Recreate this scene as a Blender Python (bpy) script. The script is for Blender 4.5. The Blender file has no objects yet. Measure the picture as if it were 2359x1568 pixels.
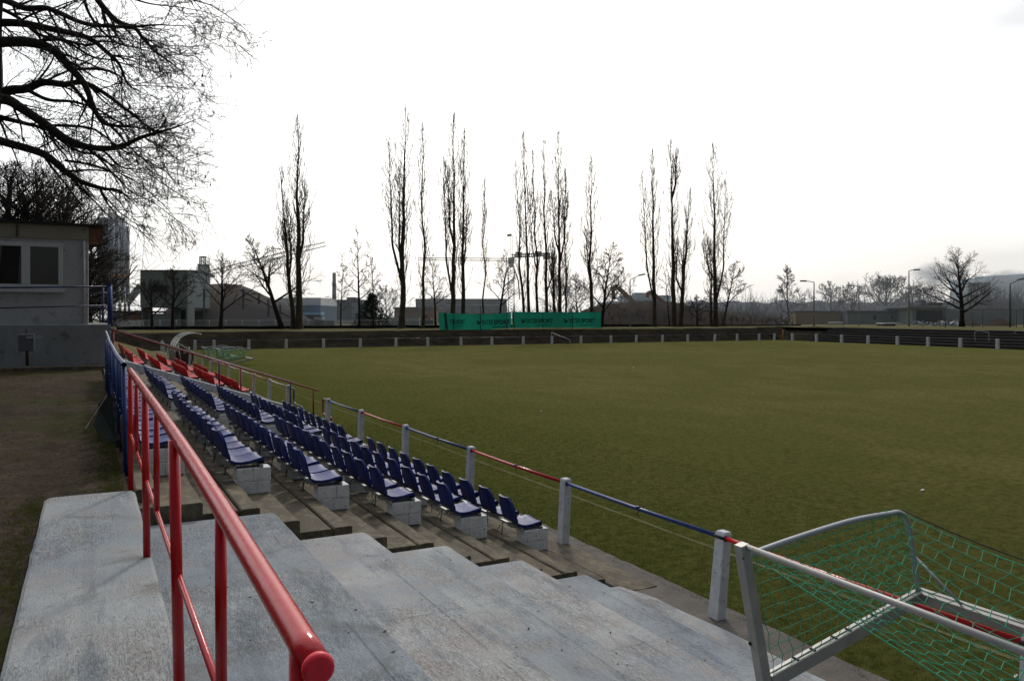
import bpy, math, random
import numpy as np
from mathutils import Vector, Matrix, noise as mnoise

random.seed(7)
sc = bpy.context.scene
COL = bpy.data.collections.new("Stadium"); sc.collection.children.link(COL)

# ------------------------------------------------------------------ camera model
HY, CX, FP, EYE = 732.0, 1179.0, 1860.0, 3.2
YAW = math.radians(27.6); S, C = math.sin(YAW), math.cos(YAW)

def at(x, y=None, d=None, z=None):
    """world point seen in direction x,y of the survey picture, at a depth d or a height z"""
    if d is None: d = (EYE - z) * FP / (y - HY)
    lat = (x - CX) / FP * d
    Z = EYE - (y - HY) * d / FP if y is not None else z
    return Vector((d * S + lat * C, d * C - lat * S, Z))
RT = Vector((C, -S, 0)); FW = Vector((S, C, 0))

cam = bpy.data.cameras.new("Camera"); camo = bpy.data.objects.new("Camera", cam); COL.objects.link(camo)
cam.sensor_width = 36; cam.lens = 36 * FP / 2358; cam.shift_y = -52 / 2358
cam.clip_start = 0.05; cam.clip_end = 6000
camo.location = (0, 0, EYE); camo.rotation_euler = (math.radians(90), 0, -YAW)
sc.camera = camo
sc.view_settings.view_transform = 'Standard'; sc.view_settings.look = 'None'; sc.view_settings.exposure = 0

# ------------------------------------------------------------------ materials
class N:
    def __init__(s, name):
        s.m = bpy.data.materials.new(name); s.m.use_nodes = True
        s.t = s.m.node_tree; s.b = s.t.nodes['Principled BSDF']
        s.tc = s.t.nodes.new('ShaderNodeTexCoord'); s.co = s.tc.outputs['Object']
    def link(s, a, b): s.t.links.new(a, b)
    def mapping(s, scale):
        n = s.t.nodes.new('ShaderNodeMapping'); n.inputs['Scale'].default_value = scale
        s.link(s.co, n.inputs['Vector']); return n.outputs[0]
    def noise(s, scale, detail=5, rough=.55, vec=None, dist=0):
        n = s.t.nodes.new('ShaderNodeTexNoise'); n.inputs['Scale'].default_value = scale
        n.inputs['Detail'].default_value = detail; n.inputs['Roughness'].default_value = rough
        n.inputs['Distortion'].default_value = dist
        s.link(vec or s.co, n.inputs['Vector']); return n.outputs['Fac']
    def voro(s, scale, vec=None):
        n = s.t.nodes.new('ShaderNodeTexVoronoi'); n.inputs['Scale'].default_value = scale
        s.link(vec or s.co, n.inputs['Vector']); return n.outputs['Distance']
    def ramp(s, fac, stops):
        n = s.t.nodes.new('ShaderNodeValToRGB'); e = n.color_ramp.elements
        while len(e) < len(stops): e.new(.5)
        for i, (p, c) in enumerate(stops):
            e[i].position = p; e[i].color = (c, c, c, 1) if isinstance(c, (int, float)) else (*c, 1)
        s.link(fac, n.inputs[0]); return n.outputs[0]
    def mix(s, fac, a, b, mode='MIX'):
        n = s.t.nodes.new('ShaderNodeMix'); n.data_type = 'RGBA'; n.blend_type = mode
        for i, v in ((0, fac), (6, a), (7, b)):
            if isinstance(v, (int, float)): n.inputs[i].default_value = v if i == 0 else (v, v, v, 1)
            elif isinstance(v, tuple): n.inputs[i].default_value = (*v, 1)
            else: s.link(v, n.inputs[i])
        return n.outputs[2]
    def math(s, op, a, b=None, c=None):
        n = s.t.nodes.new('ShaderNodeMath'); n.operation = op
        for i, v in enumerate((a, b, c)):
            if v is None: continue
            if isinstance(v, (int, float)): n.inputs[i].default_value = v
            else: s.link(v, n.inputs[i])
        return n.outputs[0]
    def color(s, c):
        if isinstance(c, tuple): s.b.inputs['Base Color'].default_value = (*c, 1)
        else: s.link(c, s.b.inputs['Base Color'])
    def rough(s, r):
        if isinstance(r, (int, float)): s.b.inputs['Roughness'].default_value = r
        else: s.link(r, s.b.inputs['Roughness'])
    def bump(s, h, strength=.3, dist=.02):
        n = s.t.nodes.new('ShaderNodeBump'); n.inputs['Strength'].default_value = strength
        n.inputs['Distance'].default_value = dist; s.link(h, n.inputs['Height']); s.link(n.outputs[0], s.b.inputs['Normal'])
    def spec(s, v): s.b.inputs['Specular IOR Level'].default_value = v

def basic(name, c1, c2=None, scale=3.0, rough=.7, bump=.2, bscale=40, spec=.4, metal=0, dirt=None):
    n = N(name); c2 = c2 or tuple(v * .7 for v in c1)
    f = n.ramp(n.noise(scale), [(.3, 0.), (.7, 1.)])
    col = n.mix(f, c1, c2)
    if dirt:
        g = n.ramp(n.noise(scale * 3.1, 8, .7), [(.55, 0.), (.72, 1.)])
        col = n.mix(g, col, dirt)
    n.color(col); n.rough(rough); n.spec(spec); n.b.inputs['Metallic'].default_value = metal
    if bump: n.bump(n.noise(bscale, 4), bump, .01)
    return n.m

M = {}
# freshly painted concrete: brushed, blotchy grey-white, in slightly different batches
def painted(name, tint, off):
    n = N(name)
    ma = n.t.nodes.new('ShaderNodeMapping'); ma.inputs['Location'].default_value = (off, off * 2, 0); n.link(n.tc.outputs['Object'], ma.inputs[0]); n.co = ma.outputs[0]
    big = n.noise(.8, 6, .6, dist=.4); blot = n.noise(2.6, 8, .66); fine = n.noise(90, 3, .7)
    col = n.mix(n.ramp(big, [(.38, 0.), (.62, 1.)]), (.205, .232, .262), (.315, .33, .335))
    col = n.mix(n.ramp(blot, [(.44, 0.), (.60, .65)]), col, (.285, .268, .262))
    band = n.noise(1.0, 5, .6, n.mapping((4.5, .8, 1)))
    col = n.mix(n.ramp(band, [(.54, 0.), (.63, .6)]), col, (.155, .18, .208))
    col = n.mix(n.ramp(n.noise(24, 3, .6), [(.645, 0.), (.70, .7)]), col, (.12, .115, .105))
    col = n.mix(n.ramp(n.noise(.7, 9, .72, dist=1.6), [(.58, 0.), (.66, .6)]), col, (.135, .138, .132))
    stroke = n.noise(19, 5, .65, n.mapping((2.4, .5, 1)), dist=2.2)
    h = n.mix(n.ramp(n.noise(1.1, 2), [(.42, .2), (.62, 1.)]), .5, stroke)
    tex = n.ramp(h, [(.42, .74), (.495, 1.04), (.58, 1.26)]); col = n.mix(1.0, col, tex, 'MULTIPLY')  # tone follows stroke height, painting relief shading into the colour
    col = n.mix(1.0, col, n.ramp(fine, [(.3, .82), (.7, 1.15)]), 'MULTIPLY'); col = n.mix(1.0, col, tint, 'MULTIPLY')
    n.color(col); n.rough(n.ramp(blot, [(.3, .60), (.7, .85)])); n.spec(.15)
    n.bump(n.mix(.3, h, fine), 1.0, .020); return n.m
M['painted'] = painted('painted_concrete', (1.0, 1.0, 1.0), 0)
M['crack'] = basic('grimy_joint', (.085, .085, .085), (.05, .05, .05), 4, 1, 0, spec=0)
M['painted_a'] = painted('painted_concrete_bluish', (.82, .86, .91), 7)
M['painted_b'] = painted('painted_concrete_warm', (1.12, 1.08, 1.06), 13)

n = N('worn_concrete')
big = n.noise(1.1, 7, .65, dist=.6); pt = n.noise(4.2, 8, .7, n.mapping((1.6, .7, 1)), dist=.8)
col = n.mix(n.ramp(big, [(.3, 0.), (.7, 1.)]), (.080, .066, .048), (.15, .127, .094))
col = n.mix(n.ramp(pt, [(.46, 0.), (.72, .95)]), col, (.30, .25, .155))
col = n.mix(n.ramp(n.noise(2.1, 9, .72, dist=1), [(.50, 0.), (.70, .8)]), col, (.05, .044, .035))
col = n.mix(n.ramp(n.noise(1.7, 5, .6), [(.6, 0.), (.72, .6)]), col, (.07, .075, .035))
col = n.mix(n.ramp(n.noise(60, 3), [(.35, .5), (.7, 0.)]), col, (.06, .052, .042))
n.color(col); n.rough(.9); n.spec(.25)
n.bump(n.mix(.4, n.noise(14, 8, .7), n.noise(90, 3)), .7, .02); M['worn'] = n.m

n = N('gravel_concrete')
col = n.mix(n.ramp(n.noise(2.5, 6), [(.35, 0.), (.65, 1.)]), (.050, .043, .038), (.095, .080, .068))
col = n.mix(n.ramp(n.voro(55), [(.05, .8), (.4, 0.)]), col, (.15, .13, .115))
n.color(col); n.rough(.9); n.bump(n.voro(55), .5, .01); M['gravelc'] = n.m

n = N('bare_soil')
mid = n.noise(2.2, 9, .75); fine = n.noise(22, 8, .8); low = n.noise(.35, 6, .65, dist=.5)
col = n.mix(n.ramp(mid, [(.36, 0.), (.62, 1.)]), (.062, .046, .032), (.130, .100, .072))
col = n.mix(n.ramp(fine, [(.40, .85), (.58, 0.)]), col, (.030, .022, .016))
col = n.mix(n.ramp(n.noise(48, 4, .7), [(.60, 0.), (.68, .8)]), col, (.19, .155, .115))
gm = n.math('MULTIPLY', n.ramp(low, [(.49, 0.), (.58, 1.)]), n.ramp(n.noise(6, 8, .75), [(.42, 0.), (.56, .9)]))
col = n.mix(gm, col, (.055, .062, .014))
n.color(col); n.rough(1.); n.spec(.05); n.bump(n.mix(.5, mid, fine), 1.0, .10); M['soil'] = n.m

n = N('pitch_grass')
low = n.noise(.07, 5, .6, dist=.8); mid = n.noise(.55, 8, .7, n.mapping((1, .45, 1))); fine = n.noise(6, 9, .85); vf = n.noise(60, 4, .75)
col = n.mix(n.ramp(low, [(.36, 0.), (.64, 1.)]), (.138, .132, .046), (.190, .166, .066))
col = n.mix(n.ramp(mid, [(.40, 0.), (.60, .8)]), col, (.120, .122, .038))
col = n.mix(n.ramp(n.noise(1.9, 9, .8), [(.52, 0.), (.64, .7)]), col, (.195, .155, .075))
col = n.mix(n.ramp(fine, [(.40, .8), (.54, 0.)]), col, (.052, .058, .015))
col = n.mix(n.ramp(vf, [(.38, .7), (.56, 0.)]), col, (.054, .060, .018))
col = n.mix(n.ramp(n.noise(38, 3, .7), [(.60, 0.), (.70, .7)]), col, (.175, .150, .07))
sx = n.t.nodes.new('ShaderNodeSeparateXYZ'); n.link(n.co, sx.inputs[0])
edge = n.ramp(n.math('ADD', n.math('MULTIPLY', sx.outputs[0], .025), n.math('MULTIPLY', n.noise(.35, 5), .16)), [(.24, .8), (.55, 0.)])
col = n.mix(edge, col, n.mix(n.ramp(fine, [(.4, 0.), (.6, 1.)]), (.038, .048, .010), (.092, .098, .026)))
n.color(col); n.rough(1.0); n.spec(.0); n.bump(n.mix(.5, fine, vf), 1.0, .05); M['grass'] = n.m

n = N('bank_soil')
col = n.mix(n.ramp(n.noise(.7, 8, .7), [(.35, 0.), (.65, 1.)]), (.016, .014, .012), (.036, .031, .022))
col = n.mix(n.ramp(n.noise(.35, 7, .7), [(.55, 0.), (.68, .7)]), col, (.035, .034, .018))
n.color(col); n.rough(1); n.spec(.0); n.bump(n.noise(3, 6), 1, .2); M['bank'] = n.m
n = N('dry_grass')
col = n.mix(n.ramp(n.noise(.5, 8, .7), [(.35, 0.), (.65, 1.)]), (.155, .135, .060), (.105, .105, .040))
col = n.mix(n.ramp(n.noise(6, 5, .7), [(.4, .5), (.6, 0.)]), col, (.04, .038, .018))
n.color(col); n.rough(1); n.spec(.05); n.bump(n.noise(5, 6), 1, .15); M['drygrass'] = n.m

def paint(name, c, chips=(.25, .2, .18), rough=.32, fade=None):
    n = N(name); f = n.ramp(n.noise(7, 6, .6), [(.35, 0.), (.7, 1.)])
    col = n.mix(f, c, fade or tuple(min(1, v * 1.25 + .01) for v in c))
    col = n.mix(n.ramp(n.noise(38, 7, .8), [(.665, 0.), (.70, .75)]), col, chips)
    n.color(col); n.rough(n.ramp(n.noise(12, 5), [(.3, rough * .8), (.7, rough * 1.5)])); n.spec(.4)
    n.bump(n.noise(40, 6, .65), .22, .006); return n.m
M['red'] = paint('red_paint', (.44, .006, .011), rough=.17, fade=(.52, .010, .016))
M['redcap'] = paint('lit_red_paint', (.72, .02, .045), rough=.4)  # brighter copy of the red: light falling on the end cap, put into its colour
M['redfade'] = paint('faded_red_paint', (.26, .03, .022), rough=.35)
M['blue'] = paint('blue_paint', (.012, .035, .16), rough=.35)
M['navy'] = paint('dark_blue_paint', (.010, .020, .075), rough=.4)
M['whitewash'] = basic('whitewashed_concrete', (.66, .68, .71), (.50, .51, .53), 6, .85, .35, 60, .2, dirt=(.20, .18, .155))
M['block'] = basic('whitewashed_block', (.78, .79, .80), (.64, .64, .64), 9, .9, .5, 50, .2, dirt=(.16, .14, .11))
M['mortar'] = basic('dark_mortar', (.16, .15, .14), rough=.95)
n = N('blue_plastic'); f = n.noise(6, 4); oi = n.t.nodes.new('ShaderNodeObjectInfo')
col = n.mix(oi.outputs['Random'], (.006, .017, .12), (.012, .030, .17)); col = n.mix(n.ramp(f, [(.3, 0.), (.7, .5)]), col, (.012, .03, .19))
col = n.mix(n.ramp(n.noise(14, 7, .75), [(.54, 0.), (.68, .45)]), col, (.09, .09, .095)); n.color(col); n.rough(n.ramp(n.noise(20, 5), [(.3, .40), (.7, .58)])); n.spec(.22)
M['seatblue'] = n.m
n = N('red_plastic'); n.color(n.mix(n.ramp(n.noise(6), [(.3, 0.), (.7, 1.)]), (.55, .008, .018), (.42, .010, .018))); n.rough(.42); n.rough(.6); n.spec(.3); M['seatred'] = n.m
M['iron'] = basic('rusty_iron', (.05, .04, .035), (.08, .05, .035), 20, .8, .3, 60)
M['zinc'] = basic('galvanised_steel', (.42, .42, .40), (.30, .30, .29), 12, .45, .1, 60, .5, .3, dirt=(.18, .15, .12))
M['alu'] = basic('cast_aluminium', (.36, .355, .34), (.28, .28, .27), 6, .48, .12, 50, .5, .25, dirt=(.24, .23, .21))
M['pipe'] = basic('grey_pipe', (.36, .385, .42), (.30, .32, .35), 9, .38, .1, 50, .5, .35)
M['net'] = basic('green_net_cord', (.015, .27, .14), (.035, .36, .20), 30, .7, 0)
M['cord'] = basic('black_cord', (.012, .014, .013), rough=.8, bump=0)
M['black'] = basic('black_rubber', (.015, .015, .015), rough=.7, bump=0)
M['bark'] = basic('alder_bark', (.020, .017, .015), (.035, .030, .026), 6, .9, .6, 20, .2)
M['twig'] = basic('fine_twigs', (.018, .014, .013), (.028, .022, .020), 3, .9, 0)
M['poplar'] = basic('poplar_bark', (.050, .042, .030), (.085, .072, .050), 1.2, .9, .5, 4, .15)
M['poplartwig'] = basic('poplar_twigs', (.060, .044, .030), (.09, .07, .05), .8, .9, 0)
M['fartwig'] = basic('hazy_twigs', (.15, .15, .165), (.20, .20, .215), .3, 1, 0, spec=0)  # pale bluish twig and scrub colours have aerial haze mixed in
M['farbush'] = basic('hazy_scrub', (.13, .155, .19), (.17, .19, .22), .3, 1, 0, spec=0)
M['conifer'] = basic('conifer_needles', (.020, .032, .024), (.035, .050, .034), 2, 1, 0, spec=.1)
M['render'] = basic('grey_render', (.44, .44, .445), (.38, .38, .385), 1.2, .95, .4, 30, .05, dirt=(.21, .20, .195))
M['plinth'] = basic('stained_plinth', (.28, .29, .305), (.20, .21, .22), .8, 1, .5, 25, .05, dirt=(.10, .095, .085))
M['cream'] = basic('cream_fascia', (.30, .275, .21), (.25, .23, .18), 2, .8, .1, 30)
M['roof'] = basic('dark_roofing', (.018, .018, .019), rough=.8)
M['wood'] = basic('orange_boards', (.20, .085, .035), (.13, .06, .03), 4, .6, .2, 20)
M['frame'] = basic('white_window_frame', (.55, .56, .57), (.48, .49, .50), 3, .4, .05, 40)
n = N('window_glass'); n.color((.015, .018, .018)); n.rough(.04); n.spec(.8); M['glass'] = n.m
M['curtain'] = basic('yellowed_curtain', (.10, .095, .06), (.07, .07, .045), 6, .9, 0)
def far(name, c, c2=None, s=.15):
    c = tuple(min(.8, v * 1.55 + .012) for v in c); c2 = c2 and tuple(v * 1.5 for v in c2)  # base colours lifted so distance haze is painted into them
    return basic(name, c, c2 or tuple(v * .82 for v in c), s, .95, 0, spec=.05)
M['f_silo'] = far('silo_metal', (.22, .23, .26), (.15, .16, .19), .6); M['f_silo2'] = far('silo_seam', (.34, .36, .36))
M['f_orange'] = far('orange_band', (.32, .16, .04)); M['f_white'] = far('pale_wall', (.30, .32, .34))
M['f_grey'] = far('grey_cladding', (.155, .175, .18)); M['f_dark'] = far('dark_opening', (.022, .025, .03))
M['f_heap'] = basic('gravel_heap', (.075, .082, .098), (.125, .098, .076), .045, 1, .8, 1.5, 0); M['f_brown'] = far('brown_wall', (.17, .10, .07))
M['f_blue'] = far('blue_grey_wall', (.10, .13, .17)); M['f_lblue'] = far('light_blue_canopy', (.22, .36, .55))
M['f_dgrey'] = far('dark_grey_wall', (.075, .082, .092)); M['f_roof'] = far('pale_roof', (.52, .52, .52))
M['f_crane'] = far('crane_steel', (.075, .085, .075)); M['f_cw'] = far('crane_weights', (.055, .05, .04))
M['f_exc'] = far('orange_boom', (.20, .105, .06)); M['f_mound'] = basic('dark_mound', (.032, .027, .026), (.055, .044, .038), .35, 1, 1, 1.2, 0)
M['f_haze'] = far('hazy_wall', (.17, .18, .19)); M['f_bunk'] = far('bunker_concrete', (.15, .165, .17))
M['f_teal'] = far('hazy_blue_wood', (.17, .26, .34)); M['f_tan'] = far('tan_boards', (.22, .16, .085))
M['f_chim'] = far('chimney_brick', (.07, .065, .06)); M['f_lamp'] = far('lamp_pole_grey', (.20, .21, .21))
M['f_fence'] = far('pale_mesh_fence', (.27, .28, .29))
M['hedge'] = basic('dark_kerb_wall', (.016, .018, .02), None, 1, 1, 0)
M['terrace'] = basic('weathered_terrace', (.028, .028, .032), (.045, .042, .042), .6, .95, .4, 8, .1)
M['terr_edge'] = basic('terrace_nosing', (.10, .095, .085), (.07, .066, .06), .6, .95, .3, 8, .1)
n = N('green_banner'); mp = n.noise(.5, 5, .6)
n.color(n.mix(n.ramp(mp, [(.35, 0.), (.65, 1.)]), (.012, .20, .13), (.008, .14, .10))); n.rough(.6)
tr = n.t.nodes.new('ShaderNodeBsdfTranslucent'); tr.inputs[0].default_value = (.010, .23, .15, 1)
mx = n.t.nodes.new('ShaderNodeMixShader'); mx.inputs[0].default_value = .45
n.link(n.b.outputs[0], mx.inputs[1]); n.link(tr.outputs[0], mx.inputs[2]); n.link(mx.outputs[0], n.t.nodes['Material Output'].inputs[0])
M['banner'] = n.m
M['ink'] = basic('dark_print', (.010, .022, .030), rough=.7, bump=0)
n = N('clear_sheet'); n.color((.55, .58, .60)); n.rough(.15); n.b.inputs['Alpha'].default_value = .42; M['clear'] = n.m
M['dug'] = basic('dugout_red_brown', (.09, .035, .03), (.06, .03, .027), 3, .7, 0)
M['chalk'] = basic('faded_chalk_line', (.095, .098, .035), (.135, .132, .080), 2, 1, .8, 40, 0, dirt=(.055, .062, .015))
M['litter'] = basic('white_litter', (.6, .6, .6), rough=.8, bump=0)
M['leaf'] = basic('dead_leaf', (.10, .05, .025), rough=.9, bump=0)
M['blade'] = basic('grass_tuft', (.070, .085, .020), (.11, .10, .035), 5, .9, 0, spec=.1)
_m = M['blade']; _t = _m.node_tree; _tr = _t.nodes.new('ShaderNodeBsdfTranslucent'); _tr.inputs[0].default_value = (.055, .062, .014, 1); _mx = _t.nodes.new('ShaderNodeMixShader'); _mx.inputs[0].default_value = .5
_t.links.new(_t.nodes['Principled BSDF'].outputs[0], _mx.inputs[1]); _t.links.new(_tr.outputs[0], _mx.inputs[2]); _t.links.new(_mx.outputs[0], _t.nodes['Material Output'].inputs[0])
M['sheet'] = basic('dark_board', (.028, .032, .030), rough=1, spec=0)

# ------------------------------------------------------------------ mesh builder
class MB:
    def __init__(s): s.v = []; s.f = []; s.mi = []; s.m = 0; s.sm = []
    def face(s, idx, smooth=False): s.f.append(idx); s.mi.append(s.m); s.sm.append(smooth)
    def obox(s, o, ax, ay, az, bev=0):
        """box from corner o spanned by three edge vectors"""
        o, ax, ay, az = Vector(o), Vector(ax), Vector(ay), Vector(az); b = len(s.v)
        for k in (0, 1):
            for j in (0, 1):
                for i in (0, 1): s.v.append(tuple(o + ax * i + ay * j + az * k))
        flip = ax.cross(ay).dot(az) < 0
        for q in ((0, 2, 3, 1), (4, 5, 7, 6), (0, 1, 5, 4), (2, 6, 7, 3), (0, 4, 6, 2), (1, 3, 7, 5)):
            q = tuple(b + i for i in q); s.face(q[::-1] if flip else q)
    def box(s, x0, x1, y0, y1, z0, z1): s.obox((x0, y0, z0), (x1 - x0, 0, 0), (0, y1 - y0, 0), (0, 0, z1 - z0))
    def bar(s, a, b, w, h, up=(0, 0, 1)):
        a, b = Vector(a), Vector(b); t = (b - a).normalized(); u = Vector(up); sd = t.cross(u).normalized(); u = sd.cross(t)
        s.obox(a - sd * w / 2 - u * h / 2, b - a, sd * w, u * h)
    def tube(s, pts, rad, n=6, cap=True, smooth=True):
        pts = [Vector(p) for p in pts]; k = len(pts)
        if not hasattr(rad, '__len__'): rad = [rad] * k
        b = len(s.v); ref = None
        for i, p in enumerate(pts):
            t = (pts[min(i + 1, k - 1)] - pts[max(i - 1, 0)])
            if t.length < 1e-9: t = Vector((0, 0, 1))
            t.normalize()
            if ref is None: ref = Vector((0, 0, 1)) if abs(t.z) < .9 else Vector((1, 0, 0))
            u = (ref - t * ref.dot(t)); u = u.normalized() if u.length > 1e-6 else t.orthogonal().normalized(); ref = u
            w = t.cross(u); r = rad[i]
            for j in range(n):
                a = 2 * math.pi * j / n; s.v.append(tuple(p + u * (math.cos(a) * r) + w * (math.sin(a) * r)))
        for i in range(k - 1):
            for j in range(n):
                j2 = (j + 1) % n; s.face((b + i * n + j, b + i * n + j2, b + (i + 1) * n + j2, b + (i + 1) * n + j), smooth)
        if cap:
            s.face(tuple(b + j for j in range(n))[::-1]); s.face(tuple(b + (k - 1) * n + j for j in range(n)))
    def poly(s, pts, thick=None):
        b = len(s.v); s.v += [tuple(p) for p in pts]; s.face(tuple(range(b, b + len(pts))))
        if thick is not None:
            k = len(pts); th = Vector(thick); s.v += [tuple(Vector(p) + th) for p in pts]
            s.face(tuple(range(b + k, b + 2 * k))[::-1])
            for i in range(k): j = (i + 1) % k; s.face((b + i, b + i + k, b + j + k, b + j))
    def grid(s, rows, smooth=True):
        b = len(s.v); nr, nc = len(rows), len(rows[0])
        for r in rows: s.v += [tuple(p) for p in r]
        for i in range(nr - 1):
            for j in range(nc - 1):
                s.face((b + i * nc + j, b + i * nc + j + 1, b + (i + 1) * nc + j + 1, b + (i + 1) * nc + j), smooth)
    def ball(s, c, r, n=6, sz=1.0):
        c = Vector(c); rows = []
        for i in range(n + 1):
            a = math.pi * i / n; rr = max(math.sin(a), 1e-3) * r
            rows.append([c + Vector((math.cos(2 * math.pi * j / (n * 2)) * rr, math.sin(2 * math.pi * j / (n * 2)) * rr, math.cos(a) * r * sz)) for j in range(n * 2 + 1)])
        s.grid(rows)
    def build(s, name, mats, parent=None, bevel=0, **tags):
        me = bpy.data.meshes.new(name); me.from_pydata(s.v, [], s.f)
        mats = mats if isinstance(mats, (list, tuple)) else [mats]
        for m in mats: me.materials.append(m)
        me.polygons.foreach_set('material_index', s.mi); me.polygons.foreach_set('use_smooth', s.sm); me.update()
        o = bpy.data.objects.new(name, me); COL.objects.link(o)
        if parent is not None:
            o.parent = parent; o.matrix_parent_inverse = parent.matrix_basis.inverted()
        if bevel:
            md = o.modifiers.new('bevel', 'BEVEL'); md.width = bevel; md.segments = 2; md.limit_method = 'ANGLE'
        tag(o, **tags); return o

def tag(o, label=None, cat=None, group=None, kind=None):
    if label: o['label'] = label
    if cat: o['category'] = cat
    if group: o['group'] = group
    if kind: o['kind'] = kind
    return o
def thing(name, loc, label, cat, group=None):
    o = bpy.data.objects.new(name, None); COL.objects.link(o); o.location = loc; o.empty_display_size = .2
    return tag(o, label, cat, group)
def dup(root, loc=None, rz=None, **tags):
    def cp(o, par):
        c = o.copy(); COL.objects.link(c)
        if par is not None: c.parent = par
        for ch in o.children: cp(ch, c)
        return c
    r = cp(root, None)
    if loc is not None: r.location = loc
    if rz is not None: r.rotation_euler = (0, 0, rz)
    tag(r, **tags); return r
ORD = ['first', 'second', 'third', 'fourth', 'fifth', 'sixth', 'seventh', 'eighth', 'ninth', 'tenth', 'eleventh', 'twelfth', 'thirteenth', 'fourteenth',
       'fifteenth', 'sixteenth', 'seventeenth', 'eighteenth', 'nineteenth', 'twentieth', 'twenty-first', 'twenty-second', 'twenty-third', 'twenty-fourth', 'twenty-fifth', 'twenty-sixth', 'twenty-seventh', 'twenty-eighth']
def nz(x, y, z=0.): return mnoise.noise(Vector((x, y, z)))
def U(a, b): return random.uniform(a, b)

def sheet(name, xs, ys, hf, mat, **tags):
    mb = MB(); mb.grid([[(x, y, hf(x, y)) for x in xs] for y in ys])
    return mb.build(name, mat, kind='structure', **tags)
def lin(a, b, n): return [a + (b - a) * i / (n - 1) for i in range(n)]

# ------------------------------------------------------------------ ground
def XR(Y): return 82.8 + (Y - 50.5) * .153          # line of the fence on the far touchline
def XR(Y): return 82.8 + (Y - 50.5) * .153
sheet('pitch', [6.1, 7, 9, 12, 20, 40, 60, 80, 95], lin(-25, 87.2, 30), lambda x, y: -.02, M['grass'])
def bankh(x, y):
    pts = [(86.3, -.06), (88.0, .35), (90.8, 1.40), (92.2, 1.66), (96, 1.72), (103, 1.80), (135, 1.80)]
    for (a, za), (b, zb) in zip(pts, pts[1:]):
        if a <= y <= b: z = za + (zb - za) * (y - a) / (b - a); break
    else: z = pts[0][1] if y < 86.3 else 1.8
    return z + (.10 * nz(x * .35, y * .35) if 87 < y < 134 else 0)
sheet('bank', lin(-60, 100, 120), [86.3, 87, 88, 89, 90, 90.8, 91.6, 92.4], bankh, M['bank'])
sheet('grass_strip', lin(-60, 100, 120), [92.4, 93.5, 95, 97, 100, 104, 110, 120, 135], lambda x, y: bankh(x, y), M['drygrass'])
def lefth(x, y):
    t = min(max((x - .6) / 5.0, 0), 1); z = 1.57 * (1 - t) + .0 * t
    if y > 80: z = z + (bankh(x, max(y, 86.3)) - z) * min((y - 80) / 6.3, 1) if y < 86.3 else bankh(x, y)
    return z + .04 * nz(x * .6, y * .6)
sheet('slope', [.36, .8, 1.4, 2, 2.8, 3.6, 4.4, 5.2, 5.9, 6.2], [48.2] + lin(49, 86.35, 30), lefth, M['drygrass'])
sheet('soil', [-80, -40, -20] + lin(-12, .33, 40), lin(-8, 50, 120), lambda x, y: 1.57 + .018 * nz(x * 1.7, y * 1.7) + .012 * nz(x * 5, y * 5) - (.03 if x > .2 else 0), M['soil'])
sheet('yard', [-80, -40, -20, -8, .36], [50, 60, 75, 86.35], lambda x, y: 1.57 + .1 * (y - 50) / 36, M['drygrass'])
mb = MB()
for x0, x1, y0, y1, z0, z1 in ((-2500, 4000, 135, 4500, 1.8, 1.8), (-2500, -60, -300, 135, 1.55, 1.8), (100, 4000, -300, 135, 1.8, 1.8)):
    mb.poly([(x0, y0, z0), (x1, y0, z0), (x1, y1, z1), (x0, y1, z1)])
mb.build('ground', M['drygrass'], kind='structure')
# faded touchline
mb = MB(); ys = lin(-10, 84, 140)
mb.grid([[(7.70 + .03 * nz(0, y), y, -.015), (7.775 + .03 * nz(4, y), y, -.015)] for y in ys]); mb.build('touchline', M['chalk'], kind='structure')

# ------------------------------------------------------------------ stand
HX = lambda k: 5.58 - .93 * k
HZ = lambda k: .293 * k
TX = lambda k: 5.22 - .93 * k
TZ = lambda k: .14 + .293 * k
YS0, YS1 = 8.15, 48.5
def slab(mb, x0, x1, y0, y1, z0, z1, jit=.008, step=.25, seed=0.):
    """long slab with irregular, softly rounded arrises"""
    ny = max(2, int((y1 - y0) / step)); rows = []
    for y in lin(y0, y1, ny):
        e0 = jit * nz(y * 2.3, seed); e1 = jit * 1.5 * nz(y * 2.9, seed + 7); e2 = jit * .6 * nz(y * 4.1, seed + 3); r = .012 + .008 * abs(nz(y * 3, seed + 5))
        rows.append([(x0 + e0, y, z0), (x0 + e0, y, z1 + e2 - r), (x0 + e0 + r, y, z1 + e2), (x0 * .5 + x1 * .5, y, z1 + jit * .5 * nz(y, seed + 9)),
                     (x1 + e1 - r, y, z1 + e2), (x1 + e1, y, z1 + e2 - r), (x1 + e1, y, z0)])
    mb.grid(rows, False)
    for r, rev in ((rows[0], False), (rows[-1], True)):
        b = len(mb.v); mb.v += r; idx = tuple(range(b, b + 7)); mb.face(idx if not rev else idx[::-1])
mb = MB()
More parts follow.
